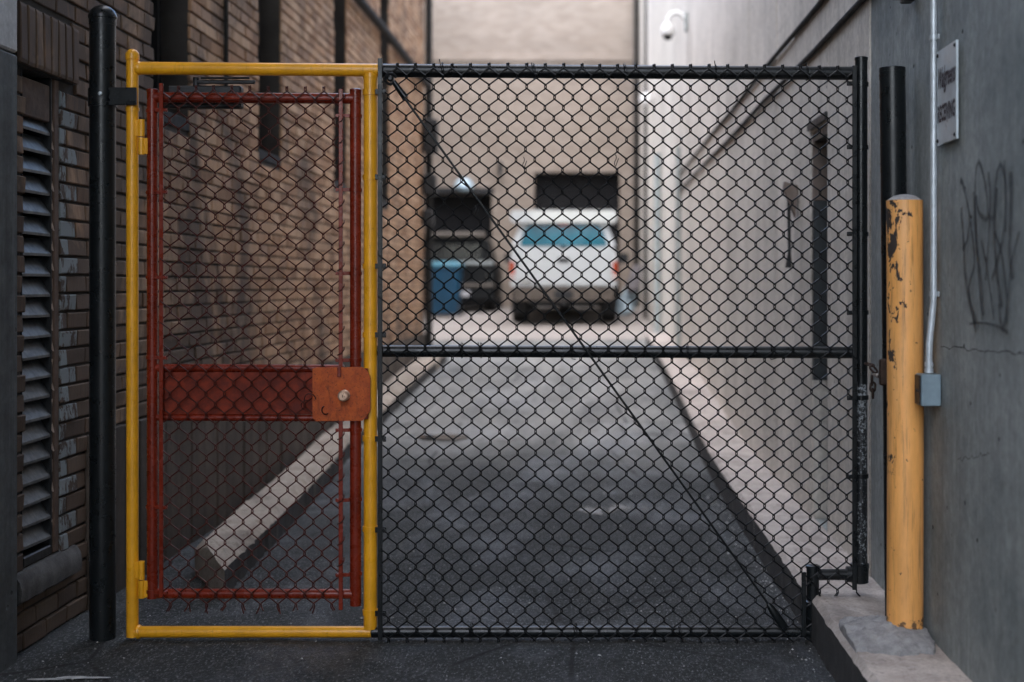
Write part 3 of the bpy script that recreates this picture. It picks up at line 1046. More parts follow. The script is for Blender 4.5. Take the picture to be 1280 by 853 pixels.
slm.box((DW[0] + 0.004, 0.0, -0.048), (DW[1] - 0.004, 0.025, 0.048), 0.012)
slme = slm.mesh('slat', 'dark_void')
zz = 0.9
while zz < DW[2] - 0.04:
    put('slat', slme, rd, (0, Y0 + 0.36, zz))
    zz += 0.1
one(lambda m: m.box((DL[0] - 0.1, Y0 + 0.401, 0.5), (DL[1] + 0.1, Y0 + 0.43, DL[2] + 0.1)), 'doorway', 'dark_void', fb)
one(lambda m: m.box((DL[0] - 0.05, Y0 - 0.05, DL[2] + 0.003), (DL[1] + 0.05, Y0 - 0.003, DL[2] + 0.14), 0.01), 'lintel', 'dark_steel', fb)
# return of the left side court
ct = one(lambda m: m.box((-4.4, 17.75, 0.2), (-3.98, 31.15, 8.0)), 'court_wall', 'far_brick', loc=(-4.2, 24, 0.4))
props(ct, 'brick side wall of the bay behind the corner', 'wall')

# pipes where the far wall meets the right wall
for px, lab, r_ in ((795, 'leftmost dark downpipe on the far brick wall', 0.05), (804, 'middle dark downpipe on the far brick wall', 0.045)):
    x = (px - 736) * 31.05 / F
    o = one(lambda m: m.tube([(x, 31.08, zg(31)), (x, 31.08, 9.2)], r_, 8), 'downpipe', 'dark_pipe', smooth=True, loc=(x, 31.08, zg(31)))
    props(o, lab, 'pipe', 'downpipes in the far corner')
o = one(lambda m: m.tube([(RX - 0.07, 26.4, zg(26.4) + 0.02), (RX - 0.07, 26.4, 7.3)], 0.03, 8), 'downpipe', 'dark_pipe', smooth=True, loc=(RX, 26.4, zg(26.4)))
props(o, 'rightmost dark downpipe, standing on the concrete wall near the corner', 'pipe', 'downpipes in the far corner')
o = one(lambda m: m.tube([(RX - 0.06, 21.9, zg(21.9) + 0.02), (RX - 0.06, 21.9, 3.35)], 0.05, 8), 'standpipe', 'grey_pipe', smooth=True, loc=(RX, 21.9, zg(21.9)))
props(o, 'blue grey standpipe on the concrete wall beyond the ledge', 'pipe')
o = one(lambda m: m.tube([(RX - 0.04, 17.2, zg(17.2) + 0.18), (RX - 0.04, 17.2, 3.0)], 0.03, 8), 'standpipe', 'grey_pipe', smooth=True, loc=(RX, 17.2, zg(17.2)))
props(o, 'slim grey pipe on the concrete wall above the ledge', 'pipe')

# wall lamps
wl = thing('wall_lamp', (-2.72, 31.1, 3.45), 'round glass wall lamp over the dark doorway', 'lamp')
one(lambda m: m.lathe((-2.72, 30.98, 3.50), [(0.02, 0.16), (0.12, 0.13), (0.20, 0.05), (0.22, -0.05), (0.17, -0.13), (0.05, -0.16)], 18), 'globe', 'lamp_glass', wl, True)
one(lambda m: m.tube([(-2.72, 31.2, 3.66), (-2.72, 31.0, 3.68), (-2.72, 30.98, 3.62)], 0.03, 8), 'bracket', 'dark_steel', wl, True)
wf = one(lambda m: (m.box((-1.99, 31.06, 3.80), (-1.89, 31.19, 4.02), 0.02), m.tube([(-1.94, 31.1, 3.82), (-1.94, 31.02, 3.70)], 0.035, 8)), 'wall_spotlight', 'dark_steel', loc=(-1.94, 31.1, 3.9))
props(wf, 'small dark spotlight on the far brick wall', 'lamp')
wf = one(lambda m: m.lathe((1.0, 24.6, 4.55), [(0.03, 0.1), (0.11, 0.06), (0.13, 0), (0.11, -0.08), (0.04, -0.11)], 14), 'wall_lamp', 'white_plastic', smooth=True, loc=(1.0, 24.6, 4.55))
props(wf, 'small white dome lamp near the far corner pipes', 'lamp')

# security camera
sx0, sy0, sz0 = RX - 0.006, 16.1, 4.30
scam = thing('security_camera', (sx0, sy0, sz0), 'white dome security camera on a curved arm high on the wall', 'camera')
one(lambda m: m.box((sx0 - 0.03, sy0 - 0.06, sz0 - 0.11), (sx0, sy0 + 0.06, sz0 + 0.11), 0.01), 'wall_plate', 'grey_pipe', scam)
one(lambda m: m.tube([(sx0 - 0.02, sy0, sz0 + 0.03), (sx0 - 0.06, sy0, sz0 + 0.08), (sx0 - 0.12, sy0, sz0 + 0.11), (sx0 - 0.18, sy0, sz0 + 0.09), (sx0 - 0.215, sy0, sz0 + 0.04), (sx0 - 0.22, sy0, sz0 - 0.03)], 0.030, 10), 'arm', 'white_plastic', scam, True)
hd = one(lambda m: m.lathe((sx0 - 0.22, sy0, sz0 - 0.13), [(0.03, 0.13), (0.06, 0.10), (0.078, 0.05), (0.080, 0.0), (0.070, -0.02)], 20), 'housing', 'white_plastic', scam, True)
one(lambda m: m.lathe((sx0 - 0.22, sy0, sz0 - 0.15), [(0.055, 0.0), (0.052, -0.02), (0.035, -0.045), (0.012, -0.055)], 18), 'dome', 'dark_glass', hd, True)

# hose hook by the door
hk = thing('hanging_rod', (RX - 0.03, 7.62, 1.3), 'thin dark rod hanging from a brown bracket on the concrete wall', 'rod')
one(lambda m: m.prism([(0, 0.0), (0.07, 0.02), (0.075, -0.02), (0.012, -0.17)], lambda u, v, dd: (RX - 0.004 - u, 7.62 + dd, 1.86 + v), -0.03, 0.03), 'bracket', 'jamb_paint', hk)
one(lambda m: m.tube([(RX - 0.05, 7.62, 1.86), (RX - 0.045, 7.62, 1.50), (RX - 0.05, 7.62, 1.42)], 0.010, 8, radii=[.009, .009, .018]), 'rod', 'dark_steel', hk, True)

# ------------------------------------------------------------------ right foreground: sign, conduit, box, graffiti
SYn, SYf = 4.283, 4.516      # near and far edge along the wall
SZt, SZb = CAMZ + 0.738, CAMZ + 0.440
sg = thing('sign', (RX, 4.4, SZb), 'silver metal receiving sign with dark red lettering on the concrete wall', 'sign')
sxp = RX - 0.014
one(lambda m: m.box((sxp, SYn, SZb), (RX - 0.0065, SYf, SZt), 0.0008), 'plate', 'sign_metal', sg)


def text_on_wall(txt, size, y_center, z_base, shear, width, parent, bold=0.0):
    cu = bpy.data.curves.new('t', 'FONT')
    cu.body = txt
    cu.size = size
    cu.shear = shear
    cu.offset = bold
    cu.align_x = 'CENTER'
    cu.resolution_u = 2
    ob = bpy.data.objects.new('t', cu)
    COL.objects.link(ob)
    dg = bpy.context.evaluated_depsgraph_get()
    me = bpy.data.meshes.new_from_object(ob.evaluated_get(dg))
    COL.objects.unlink(ob)
    bpy.data.objects.remove(ob)
    w = max(v.co.x for v in me.vertices) - min(v.co.x for v in me.vertices)
    k = width / w
    org = ORG[parent.name]
    for v in me.vertices:
        # seen from the alley, far edge is on the left
        p = Vector((sxp - 0.0012, y_center - v.co.x * k, z_base + v.co.y))
        v.co = p - org
    me.materials.clear()
    me.materials.append(MATS['sign_ink'])
    o = bpy.data.objects.new('lettering', me)
    COL.objects.link(o)
    o.parent = parent
    ORG[o.name] = org
    return o


ycs = (SYn + SYf) / 2
text_on_wall('Walgreens', 0.088, ycs, SZb + 0.178, 0.42, 0.215, sg, 0.0024)
text_on_wall('RECEIVING', 0.072, ycs, SZb + 0.072, 0.0, 0.212, sg, 0.0022)
for y in (SYn + 0.012, SYf - 0.012):
    for z in (SZb + 0.014, SZt - 0.014):
        one(lambda m: m.lathe((sxp, y, z), [(0.006, 0.0), (0.006, 0.003), (0.003, 0.005)], 10, (-1, 0, 0)), 'screw', 'dark_steel', sg, True)

cd = thing('electrical_conduit', (RX, 4.54, 0.9), 'blue grey conduit pipe dropping to a small junction box', 'conduit')
cy = 4.545
one(lambda m: m.tube([(RX - 0.018, cy, 3.6), (RX - 0.018, cy, 1.33), (RX - 0.019, cy, 1.27), (RX - 0.026, cy, 1.20), (RX - 0.032, cy, 1.14), (RX - 0.033, cy, 1.05)], 0.0112, 12), 'pipe', 'galvanised', cd, True)
for zc in (2.118, 1.30):
    s = one(lambda m: m.tube([(RX - 0.018, cy, zc - 0.008), (RX - 0.018, cy, zc + 0.008)], 0.0140, 12), 'strap', 'galvanised', cd, True)
    one(lambda m: m.box((RX - 0.012, cy - 0.035, zc - 0.008), (RX - 0.008, cy - 0.010, zc + 0.008), 0.001), 'tab', 'galvanised', s)
for zc in (1.075, 1.055):
    one(lambda m: m.tube([(RX - 0.033, cy, zc - 0.007), (RX - 0.033, cy, zc + 0.007)], 0.0145, 12), 'coupling', 'galvanised', cd, True)
jb = one(lambda m: m.box((RX - 0.066, cy - 0.035, 0.944), (RX - 0.002, cy + 0.04, 1.045), 0.003), 'junction_box', 'box_metal', cd)
one(lambda m: m.box((RX - 0.0705, cy - 0.032, 0.948), (RX - 0.0665, cy + 0.036, 1.041), 0.001), 'cover', 'dark_steel', jb)
one(lambda m: m.lathe((RX - 0.0705, cy, 0.992), [(0.005, 0.0), (0.005, 0.004), (0.002, 0.006)], 8, (-1, 0, 0)), 'screw', 'dark_steel', jb, True)

# fitting high on the wall
fx = one(lambda m: (m.box((RX - 0.045, 4.86, 2.30), (RX - 0.004, 4.92, 2.34), 0.004), m.tube([(RX - 0.045, 4.89, 2.32), (RX - 0.075, 4.89, 2.32)], 0.012, 8)), 'pipe_stub', 'dark_steel', loc=(RX, 4.9, 2.3))
props(fx, 'short dark pipe stub at the top of the concrete wall', 'fitting')


def wy(px, py):
    """point of the right wall's face seen at a photograph pixel"""
    dd = RX * F / (px - 736)
    return (dd, CAMZ - (py - 356) * dd / F)


def smooth_pts(pp, n=6):
    P = [Vector(p) for p in pp]
    out = []
    for i in range(len(P) - 1):
        a, b, c, d_ = P[max(i - 1, 0)], P[i], P[i + 1], P[min(i + 2, len(P) - 1)]
        for k in range(n):
            t_ = k / n
            out.append(0.5 * ((2 * b) + (c - a) * t_ + (2 * a - 5 * b + 4 * c - d_) * t_ ** 2 + (3 * b - a - 3 * c + d_) * t_ ** 3))
    out.append(P[-1])
    return out


gf = thing('graffiti', (RX, 3.85, 1.2), 'faded dark sprayed scrawl of tall loops on the concrete wall', 'graffiti')
gx = RX - 0.0068
strokes = [
    ([(1203, 226), (1207, 232), (1213, 260), (1219, 300), (1221, 330), (1216, 350), (1214, 365), (1219, 395), (1223, 415)], 0.020),
    ([(1206, 312), (1212, 300), (1216, 270)], 0.016),
    ([(1231, 400), (1226, 340), (1223, 280), (1222, 230), (1225, 205), (1230, 210), (1236, 240), (1238, 270), (1233, 273), (1226, 264), (1223, 245)], 0.020),
    ([(1238, 270), (1245, 271), (1247, 240), (1250, 215), (1255, 207), (1260, 225), (1261, 250), (1258, 290), (1252, 320), (1243, 350)], 0.020),
    ([(1259, 200), (1260, 240), (1260, 290)], 0.016),
    ([(1230, 300), (1236, 330), (1242, 370), (1246, 400)], 0.017),
    ([(1247, 290), (1256, 320), (1262, 370), (1261, 395), (1256, 410), (1252, 380)], 0.020),
    ([(1278, 290), (1268, 330), (1264, 370), (1262, 405)], 0.016),
    ([(1215, 405), (1232, 404), (1250, 408), (1264, 416)], 0.010),
    ([(1205, 260), (1208, 300), (1210, 340), (1216, 380), (1224, 405)], 0.030),
    ([(1221, 240), (1224, 300), (1230, 350), (1233, 395)], 0.028),
    ([(1250, 235), (1247, 290), (1250, 340), (1256, 385)], 0.030),
    ([(1268, 215), (1268, 260), (1266, 310), (1270, 350)], 0.034),
    ([(1240, 215), (1242, 250), (1240, 300), (1236, 350)], 0.020),
]
for k, (pp, w) in enumerate(strokes):
    m = MB()
    pts = [wy(p.x, p.y) for p in smooth_pts(pp)]
    wall_ribbon(m, pts, [w * 1.5 * (0.75 + 0.7 * abs(noise.noise(Vector((i * 0.21, k, 0))))) for i in range(len(pts))], gx - 0.0002 * k)
    uvs = list(m.uv)
    o = m.build('stroke', 'spray_paint', gf, fix=False)
    ul = o.data.uv_layers.new(name='UVMap')
    for lp in o.data.loops:
        ul.data[lp.index].uv = uvs[lp.vertex_index]

# bollard with its concrete collar
BX, BYY = 1.042, 4.68
bo = thing('bollard', (BX, BYY, 0.17), 'chipped yellow steel bollard with a concrete-filled top by the grey wall', 'bollard')
LZ = 0.17
one(lambda m: m.tube([(BX - 0.002, BYY, LZ - 0.05), (BX, BYY, LZ + 0.6), (BX - 0.003, BYY, CAMZ + (356 - 251) * BYY / F)], 0.0595, 40), 'tube', 'bollard_paint', bo, True)
one(lambda m: m.lathe((BX - 0.003, BYY, CAMZ + (356 - 251) * BYY / F), [(0.057, -0.01), (0.057, 0.0015), (0.050, 0.006), (0.036, 0.015), (0.015, 0.020), (0.002, 0.0205)], 28), 'concrete_fill', 'patch_concrete', bo, True)
m = MB()
n, rr = 90, 26
V, Fc = [], []
for j in range(rr + 1):
    q = j / rr
    for k in range(n):
        a = 2 * math.pi * k / n
        rad = 0.215 * (1 + 0.25 * noise.noise(Vector((math.cos(a) * 2.0, math.sin(a) * 2.0, 1))) + 0.10 * noise.noise(Vector((math.cos(a) * 9.0, math.sin(a) * 9.0, 1)))) * q
        x = BX - 0.03 + rad * math.cos(a) * (1.0 if math.cos(a) < 0 else 0.6)
        yk = BYY + rad * math.sin(a) * 1.1
        x = min(x, RX - 0.008)
        x = max(x, 0.845)
        h = 0.046 * (1 - q ** 1.6) + (0.008 if q < 0.98 else 0) + (0.012 * noise.noise(Vector((x * 22, yk * 22, 0))) + 0.009 * noise.noise(Vector((x * 70, yk * 70, 3)))) * (1 if q < .98 else 0)
        V.append((x, yk, LZ + h - (0.02 if j == rr else 0)))
for j in range(rr):
    for k in range(n):
        k2 = (k + 1) % n
        Fc.append((j * n + k, j * n + k2, (j + 1) * n + k2, (j + 1) * n + k))
m.add(V, Fc)
mo = m.build('concrete_patch', 'patch_concrete', smooth=True, loc=(BX, BYY, LZ))
props(mo, 'rough grey concrete mound round the foot of the bollard', 'concrete patch')

# black latch post behind the bollard
px_ = 4.93
bp = thing('latch_post', (1.062, px_, LZ), 'tall black steel post standing just behind the yellow bollard', 'post')
one(lambda m: m.tube([(1.072, px_, LZ - 0.03), (1.052, px_, CAMZ + 270 * px_ / F)], 0.0445, 28), 'tube', 'black_paint', bp, True)
one(lambda m: m.lathe((1.052, px_, CAMZ + 270 * px_ / F), [(0.0455, -0.012), (0.0455, 0.002), (0.040, 0.005), (0.004, 0.006)], 28), 'cap', 'black_paint', bp, True)
lpz = CAMZ - (468 - 356) * px_ / F
lp = one(lambda m: m.box((0.998, px_ - 0.052, lpz - 0.035), (1.024, px_ - 0.030, lpz + 0.055), 0.004), 'latch_plate', 'rusty_steel', bp)

# chain between the latch post and the gate


def link_ring(m, c, ax_long, ax_side, L=0.034, W=0.021, r=0.0042):
    c, u, w = Vector(c), Vector(ax_long).normalized(), Vector(ax_side).normalized()
    pts = []
    hl, hw = L / 2, W / 2
    for k in range(16):
        a = 2 * math.pi * k / 16
        off = (hl - hw) * (1 if math.cos(a) > 0 else -1)
        pts.append(c + u * (off + hw * math.cos(a)) + w * hw * math.sin(a))
    n = 8
    V, Fc = [], []
    nrm = u.cross(w)
    for k in range(16):
        tdir = (pts[(k + 1) % 16] - pts[k - 1]).normalized()
        s = tdir.cross(nrm)
        for j in range(n):
            b = 2 * math.pi * j / n
            V.append(pts[k] + (s * math.cos(b) + nrm * math.sin(b)) * r)
    for k in range(16):
        k2 = (k + 1) % 16
        for j in range(n):
            j2 = (j + 1) % n
            Fc.append((k * n + j, k * n + j2, k2 * n + j2, k2 * n + j))
    m.add(V, Fc)


ch = thing('chain', G(1092, 470, 5.2), 'short rusty chain holding the gate to the black post', 'chain')
path = [G(1083, 455, 5.28), G(1089, 458, 5.22), G(1092, 466, 5.15), G(1097, 471, 5.06), G(1104, 468, 4.97)]
links = [(G(1087, 456, 5.25), (1, -.6, -.3)), (G(1092, 462, 5.19), (.6, -.6, -.9)), (G(1097, 470, 5.08), (.8, -1.2, -.5)), (G(1104, 470, 4.98), (1, -1, .3)),
         (G(1090, 476, 5.22), (0, 0, 1)), (G(1091, 484, 5.215), (.1, 0.1, 1)), (G(1091, 492, 5.21), (0, .1, 1))]
for k, (c, ax) in enumerate(links):
    side = Vector((1, 0.4, 0)) if k % 2 else Vector((0.3, 1, 0.2))
    u = Vector(ax).normalized()
    side = (side - u * side.dot(u)).normalized()
    one(lambda m: link_ring(m, c, u, side), 'link', 'rusty_steel' if k != 2 else 'bare_steel', ch, True)

# ------------------------------------------------------------------ the gate
# left hinge post
hp = thing('hinge_post', G(126, 799), 'thick black hinge post with a domed cap beside the brick wall', 'post')
HPX = G(126, 0).x
HPT = G(0, 24).z
one(lambda m: m.tube([(HPX, GY + 0.02, -0.05), (HPX, GY + 0.02, HPT)], 0.048, 32), 'tube', 'black_paint', hp, True)
one(lambda m: m.lathe((HPX, GY + 0.02, HPT), [(0.050, -0.02), (0.050, 0.004), (0.053, 0.006), (0.053, 0.014), (0.045, 0.034), (0.030, 0.048), (0.012, 0.055), (0.002, 0.056)], 28), 'cap', 'black_paint', hp, True)
for yy_ in (122,):
    zc = G(0, yy_).z
    hs = one(lambda m: m.lathe((HPX, GY + 0.02, zc), [(0.0495, -0.034), (0.0525, -0.034), (0.0525, 0.034), (0.0495, 0.034)], 28), 'hinge_strap', 'black_paint', hp, True)
    one(lambda m: (m.box((HPX + 0.04, GY - 0.035, zc - 0.033), (G(174, 0).x, GY - 0.026, zc + 0.033), 0.002)), 'arm', 'black_paint', hs)
    one(lambda m: m.lathe((HPX + 0.01, GY - 0.033, zc + 0.01), [(0.008, 0), (0.008, 0.006), (0.004, 0.008)], 8, (0, -1, 0)), 'bolt', 'galvanised', hs, True)


def rail(m, a, b, r, n=18):
    m.tube([a, (Vector(a) + Vector(b)) / 2, b], r, n)


def band(parent, px, py, r, mat, tail_to, d=GY, tail_mat=None, h=0.016):
    """brace band round an upright, its ears running towards tail_to (px) and bolted"""
    c = G(px, py, d)
    tilt = random.uniform(-0.03, 0.03)
    b = one(lambda m: m.lathe((c.x, c.y, c.z), [(r, -h / 2), (r + 0.0035, -h / 2), (r + 0.0035, h / 2), (r, h / 2)], 22, (tilt, 0, 1)), 'brace_band', mat, parent, True)
    e = G(tail_to, py, d)
    s = 1 if e.x > c.x else -1
    x0, x1 = sorted((c.x + s * (r - 0.004), e.x))
    one(lambda m: m.box((x0, d - 0.030, c.z - h / 2), (x1, d - 0.024, c.z + h / 2), 0.001), 'ear', tail_mat or mat, b)
    one(lambda m: m.tube([(e.x - s * 0.008, d - 0.040, c.z), (e.x - s * 0.008, d - 0.012, c.z)], 0.0062, 8), 'bolt', tail_mat or mat, b, True)
    return b


MESH_Y = GY - 0.033
PXU = 3.0e-3               # metres per drawing pixel at the gate


def warp(p, seed):
    """gentle slackness of the fabric"""
    q = Vector((p[0] * 2.1 + seed, 0, p[2] * 1.9))
    q2 = Vector((p[0] * 6.0, seed, p[2] * 6.5))
    return (p[0] + 0.007 * noise.noise(q) + 0.0020 * noise.noise(q2),
            p[1] + 0.011 * noise.noise(q + Vector((9, 3, 1))),
            p[2] + 0.007 * noise.noise(q + Vector((2, 7, 4))) + 0.0022 * noise.noise(q2 + Vector((5, 5, 5))))


def strand(k, x_left, half, ztop, zbot, halfz, y, r, seed, over=0.0030, knot=0.0095, tip=True):
    """one flattened-spiral wire between node lines k and k+1"""
    m = MB()
    pts = []
    n = int((ztop - zbot) / halfz) + 1
    for i in range(n + 1):
        line = (k + ((i + k) % 2))            # even node lines carry the peaks
        z = ztop - i * halfz
        if z < zbot - 1e-6:
            break
        right = line > k
        x = x_left + (half if right else 0) + (over if right else -over)
        yo = 0.0026
        if i == 0:
            pts.append((x, y, z + 0.010))
        pts.append((x, y + (-yo if right else yo) * 0.9, z + knot / 2))
        pts.append((x, y + (yo if right else -yo) * 0.9, z - knot / 2))
    if tip and len(pts) > 3:
        # cut end bent out of the plane
        x, yy0, z = pts[-1]
        s = 1 if random.random() < 0.5 else -1
        pts.append((x + s * random.uniform(0.004, 0.012), y - random.uniform(0.002, 0.012), z - random.uniform(0.010, 0.026)))
    pts = [warp(p, seed) for p in pts]
    m.tube(pts, r, 6)
    return m


def ties(parent, mat, spots, r=0.0017):
    for (px, py) in spots:
        c = G(px, py)
        rr_ = 0.030
        pts = []
        for i in range(14):
            a = -0.6 + i / 13 * 5.0
            pts.append((c.x + 0.004 * math.sin(i * 0.9), GY - 0.006 - rr_ * 1.05 * math.cos(a) + 0.0, c.z + rr_ * math.sin(a) + 0.002 * math.cos(i)))
        pts.append((c.x + 0.010, GY - 0.044, c.z - 0.020 + random.uniform(-.01, .01)))
        pts.insert(0, (c.x - 0.010, GY - 0.046, c.z + 0.030 + random.uniform(-.008, .008)))
        one(lambda m: m.tube(pts, r, 5), 'wire_tie', mat, parent, True)


# --- the wide leaf: yellow end frame and black mesh panel, one rigid gate
gt = thing('vehicle_gate', G(470, 799), 'wide black chain-link gate leaf with a yellow pipe frame at its hinge side', 'gate')
RY = 0.0245
L0 = G(165.5, 0).x
R0 = G(463, 0).x
one(lambda m: m.tube([(L0, GY, G(0, 796).z), (L0, GY, 1.2), (L0, GY, G(0, 68).z)], 0.0225, 24), 'post', 'yellow_paint', gt, True)
one(lambda m: m.lathe((L0, GY, G(0, 74).z), [(0.0225, -0.004), (0.0255, -0.002), (0.0255, 0.014), (0.024, 0.022), (0.017, 0.032), (0.007, 0.037), (0.001, 0.038)], 24), 'cap', 'yellow_paint', gt, True)
one(lambda m: m.lathe((L0, GY, G(0, 137).z), [(0.0226, -0.006), (0.0255, -0.006), (0.0255, 0.006), (0.0226, 0.006)], 24), 'collar', 'yellow_paint', gt, True)
one(lambda m: rail(m, G(170, 85.5), G(474, 88), 0.0243), 'top_rail', 'yellow_paint', gt, True)
one(lambda m: rail(m, G(463, 92), G(463, 786), 0.0252), 'post', 'yellow_paint', gt, True)
one(lambda m: rail(m, G(166, 790), G(464, 790), 0.0215), 'bottom_rail', 'yellow_paint', gt, True)
# weld beads at the corners
for px, py in ((173.5, 85.5), (173, 790)):
    c = G(px, py)
    one(lambda m: m.lathe(c, [(0.020, -0.006), (0.0262, -0.003), (0.0265, 0.003), (0.0242, 0.008)], 20, (1, 0, 0)), 'weld', 'yellow_paint', gt, True)
c = G(463, 97)
one(lambda m: m.lathe(c, [(0.0262, -0.006), (0.0275, 0.0), (0.0262, 0.006)], 20), 'weld', 'yellow_paint', gt, True)
# black rails
RB = 0.0252
one(lambda m: rail(m, G(474.5, 88.5), G(1070, 92), RB), 'top_rail', 'black_paint', gt, True)
one(lambda m: rail(m, G(472.5, 439), G(1070, 441), 0.0225), 'middle_rail', 'black_paint', gt, True)
one(lambda m: rail(m, G(465, 790), G(1012, 789.5), 0.0215), 'bottom_rail', 'black_paint', gt, True)
one(lambda m: rail(m, G(1076.5, 73), G(1076.5, 480), 0.0235), 'post', 'black_paint', gt, True)
one(lambda m: rail(m, G(1076.5, 480), G(1076.5, 706), 0.0233), 'post', 'worn_black_paint', gt, True)
one(lambda m: m.lathe(G(1076.5, 73), [(0.0250, -0.008), (0.0250, 0.002), (0.019, 0.005), (0.002, 0.006)], 22), 'cap', 'black_paint', gt, True)
one(lambda m: (m.lathe(G(1074.5, 716), [(0.024, -0.040), (0.033, -0.036), (0.034, 0.018), (0.035, 0.020), (0.035, 0.034), (0.026, 0.036)], 24),
               m.tube([G(1058, 718), G(1072, 718)], 0.030, 18)), 'corner_fitting', 'black_paint', gt, True)
one(lambda m: rail(m, G(1016, 718.5), G(1068, 718.5), 0.0210), 'lower_rail', 'black_paint', gt, True)
one(lambda m: rail(m, G(1016, 708), G(1016, 796), 0.0240), 'post', 'black_paint', gt, True)
one(lambda m: m.lathe(G(1016, 708), [(0.0275, -0.006), (0.0275, 0.003), (0.020, 0.006), (0.002, 0.007)], 22), 'cap', 'black_paint', gt, True)
one(lambda m: m.lathe(G(1016, 770), [(0.024, -0.055), (0.032, -0.050), (0.032, 0.040), (0.0345, 0.044), (0.0345, 0.056), (0.026, 0.060)], 22), 'corner_fitting', 'black_paint', gt, True)
# stretcher bars
for px, y0_, y1_, w in ((477, 75, 797, 0.0085), (1066, 84, 735, 0.0085), (1003, 713, 792, 0.0085)):
    a, b = G(px, y0_), G(px, y1_)
    one(lambda m: m.box((a.x - w, MESH_Y - 0.008, b.z), (a.x + w, MESH_Y + 0.004, a.z), 0.0015), 'stretcher_bar', 'black_paint', gt)
for k, py in enumerate((116, 222, 333, 418.5, 548, 661, 765)):
    band(gt, 463, py, 0.0256, 'yellow_paint', 484, tail_mat='black_paint', h=0.020)
for py in (106, 185, 293, 391, 497, 595):
    band(gt, 1076.5, py, 0.0238, 'black_paint', 1057)
# truss rod with its eye and turnbuckle
a, b = G(497, 110), G(962, 757)
YR = GY - 0.044
tr = one(lambda m: m.tube([(a.x, YR, a.z), ((a.x + b.x) / 2 + 0.004, YR - 0.004, (a.z + b.z) / 2 - 0.003), (b.x, YR, b.z)], 0.0046, 10), 'truss_rod', 'black_paint', gt, True)
e = G(490.5, 101)
one(lambda m: m.tube([Vector((e.x + 0.020 * math.cos(t_), YR, e.z + 0.020 * math.sin(t_))) for t_ in [0.2 + k * 0.42 for k in range(13)]] + [Vector((a.x + 0.03, YR, a.z - 0.05))], 0.0055, 8), 'eye', 'black_paint', tr, True)
one(lambda m: m.tube([(a.x - 0.008, YR, a.z + 0.018), (a.x + 0.035, YR, a.z - 0.042)], 0.012, 10, radii=[0.008, 0.013]), 'sleeve', 'black_paint', tr, True)
one(lambda m: m.lathe((e.x, YR + 0.03, e.z), [(0.012, 0.0), (0.012, 0.045), (0.006, 0.05)], 12, (0, -1, 0)), 'bolt', 'black_paint', tr, True)
b2 = G(980, 783)
one(lambda m: m.tube([(b.x - 0.012, YR, b.z + 0.017), (b.x, YR, b.z), ((b.x + b2.x) / 2, YR, (b.z + b2.z) / 2), (b2.x, YR + 0.012, b2.z)], 0.013, 12, radii=[0.008, 0.014, 0.0155, 0.0155]), 'turnbuckle', 'black_paint', tr, True)
# chain-link fabric
fab = one(lambda m: m.tube([(G(480, 0).x, MESH_Y + 0.004, G(0, 92).z), (G(1064, 0).x, MESH_Y + 0.004, G(0, 95).z)], 0.0018, 6), 'chain_link_fabric', 'black_wire', gt, True)
fab['label'] = 'black diamond chain-link fabric'
HALF, HALFZ = 11.40 * PXU, 12.98 * PXU
k = 0
x = G(475.5, 0).x
xend = G(1067, 0).x
while x < xend - HALF * 0.5:
    px = 736 + (x + HALF / 2) / PXU
    zt = G(0, 83.5 + (px - 475) * 0.0055).z
    zb = G(0, 806).z if px < 1006 else G(0, 738).z
    strand(k, x, HALF, zt, zb, HALFZ, MESH_Y, 0.0031, 1.7).build('wire', 'black_wire', fab, True)
    k += 1
    x += HALF
ties(gt, 'black_wire', [(554, 89), (668, 90), (782, 90.5), (895, 91), (1009, 92)])
ties(gt, 'black_wire', [(578, 439), (602, 439), (716, 440), (860, 440), (965, 441)])
ties(gt, 'black_wire', [(590, 789), (720, 789), (850, 789)])
# broken wire whiskers hanging in the fabric
for px, py in ((655, 205), (769, 202), (769, 365), (595, 265)):
    c = G(px, py)
    pts = [(c.x + 0.004 * math.sin(i * 1.3), MESH_Y - 0.006 - 0.003 * math.sin(i), c.z + 0.022 - 0.009 * i) for i in range(6)]
    one(lambda m: m.tube(pts + [(c.x + 0.012, MESH_Y - 0.008, c.z + 0.008)], 0.0017, 5), 'wire_tie', 'black_wire', gt, True)

# --- the red wicket gate inside the yellow frame
wk = thing('wicket_gate', G(191, 757), 'narrow dark red chain-link walk gate with a lock plate inside the yellow frame', 'gate')
RR = 0.0205
one(lambda m: rail(m, G(190.5, 113), G(190.5, 748), RR), 'post', 'red_paint', wk, True)
one(lambda m: rail(m, G(444.5, 113), G(444.5, 757), 0.0212), 'post', 'red_paint', wk, True)
for px in (190.5, 444.5):
    one(lambda m: m.lathe(G(px, 113), [(0.0225, -0.006), (0.0225, 0.002), (0.017, 0.005), (0.002, 0.006)], 20), 'cap', 'red_paint', wk, True)
one(lambda m: rail(m, G(192, 122), G(444, 123.5), 0.0200), 'top_rail', 'red_paint', wk, True)
one(lambda m: rail(m, G(192, 742), G(444, 742.5), 0.0185), 'bottom_rail', 'red_paint', wk, True)
one(lambda m: rail(m, G(192, 460), G(430, 461), 0.0150), 'middle_rail', 'red_paint', wk, True)
one(lambda m: rail(m, G(192, 522), G(430, 523), 0.0130), 'middle_rail', 'red_paint', wk, True)
p0, p1 = G(200, 465), G(398, 518)
one(lambda m: m.box((p0.x, GY - 0.004, p1.z), (p1.x, GY + 0.004, p0.z), 0.001), 'panel', 'dark_red_panel', wk)
for px, y0_, y1_ in ((205, 106, 744), (428, 113, 760)):
    a, b = G(px, y0_), G(px, y1_)
    one(lambda m: m.box((a.x - 0.0075, MESH_Y - 0.006, b.z), (a.x + 0.0075, MESH_Y + 0.004, a.z), 0.0015), 'stretcher_bar', 'red_paint', wk)
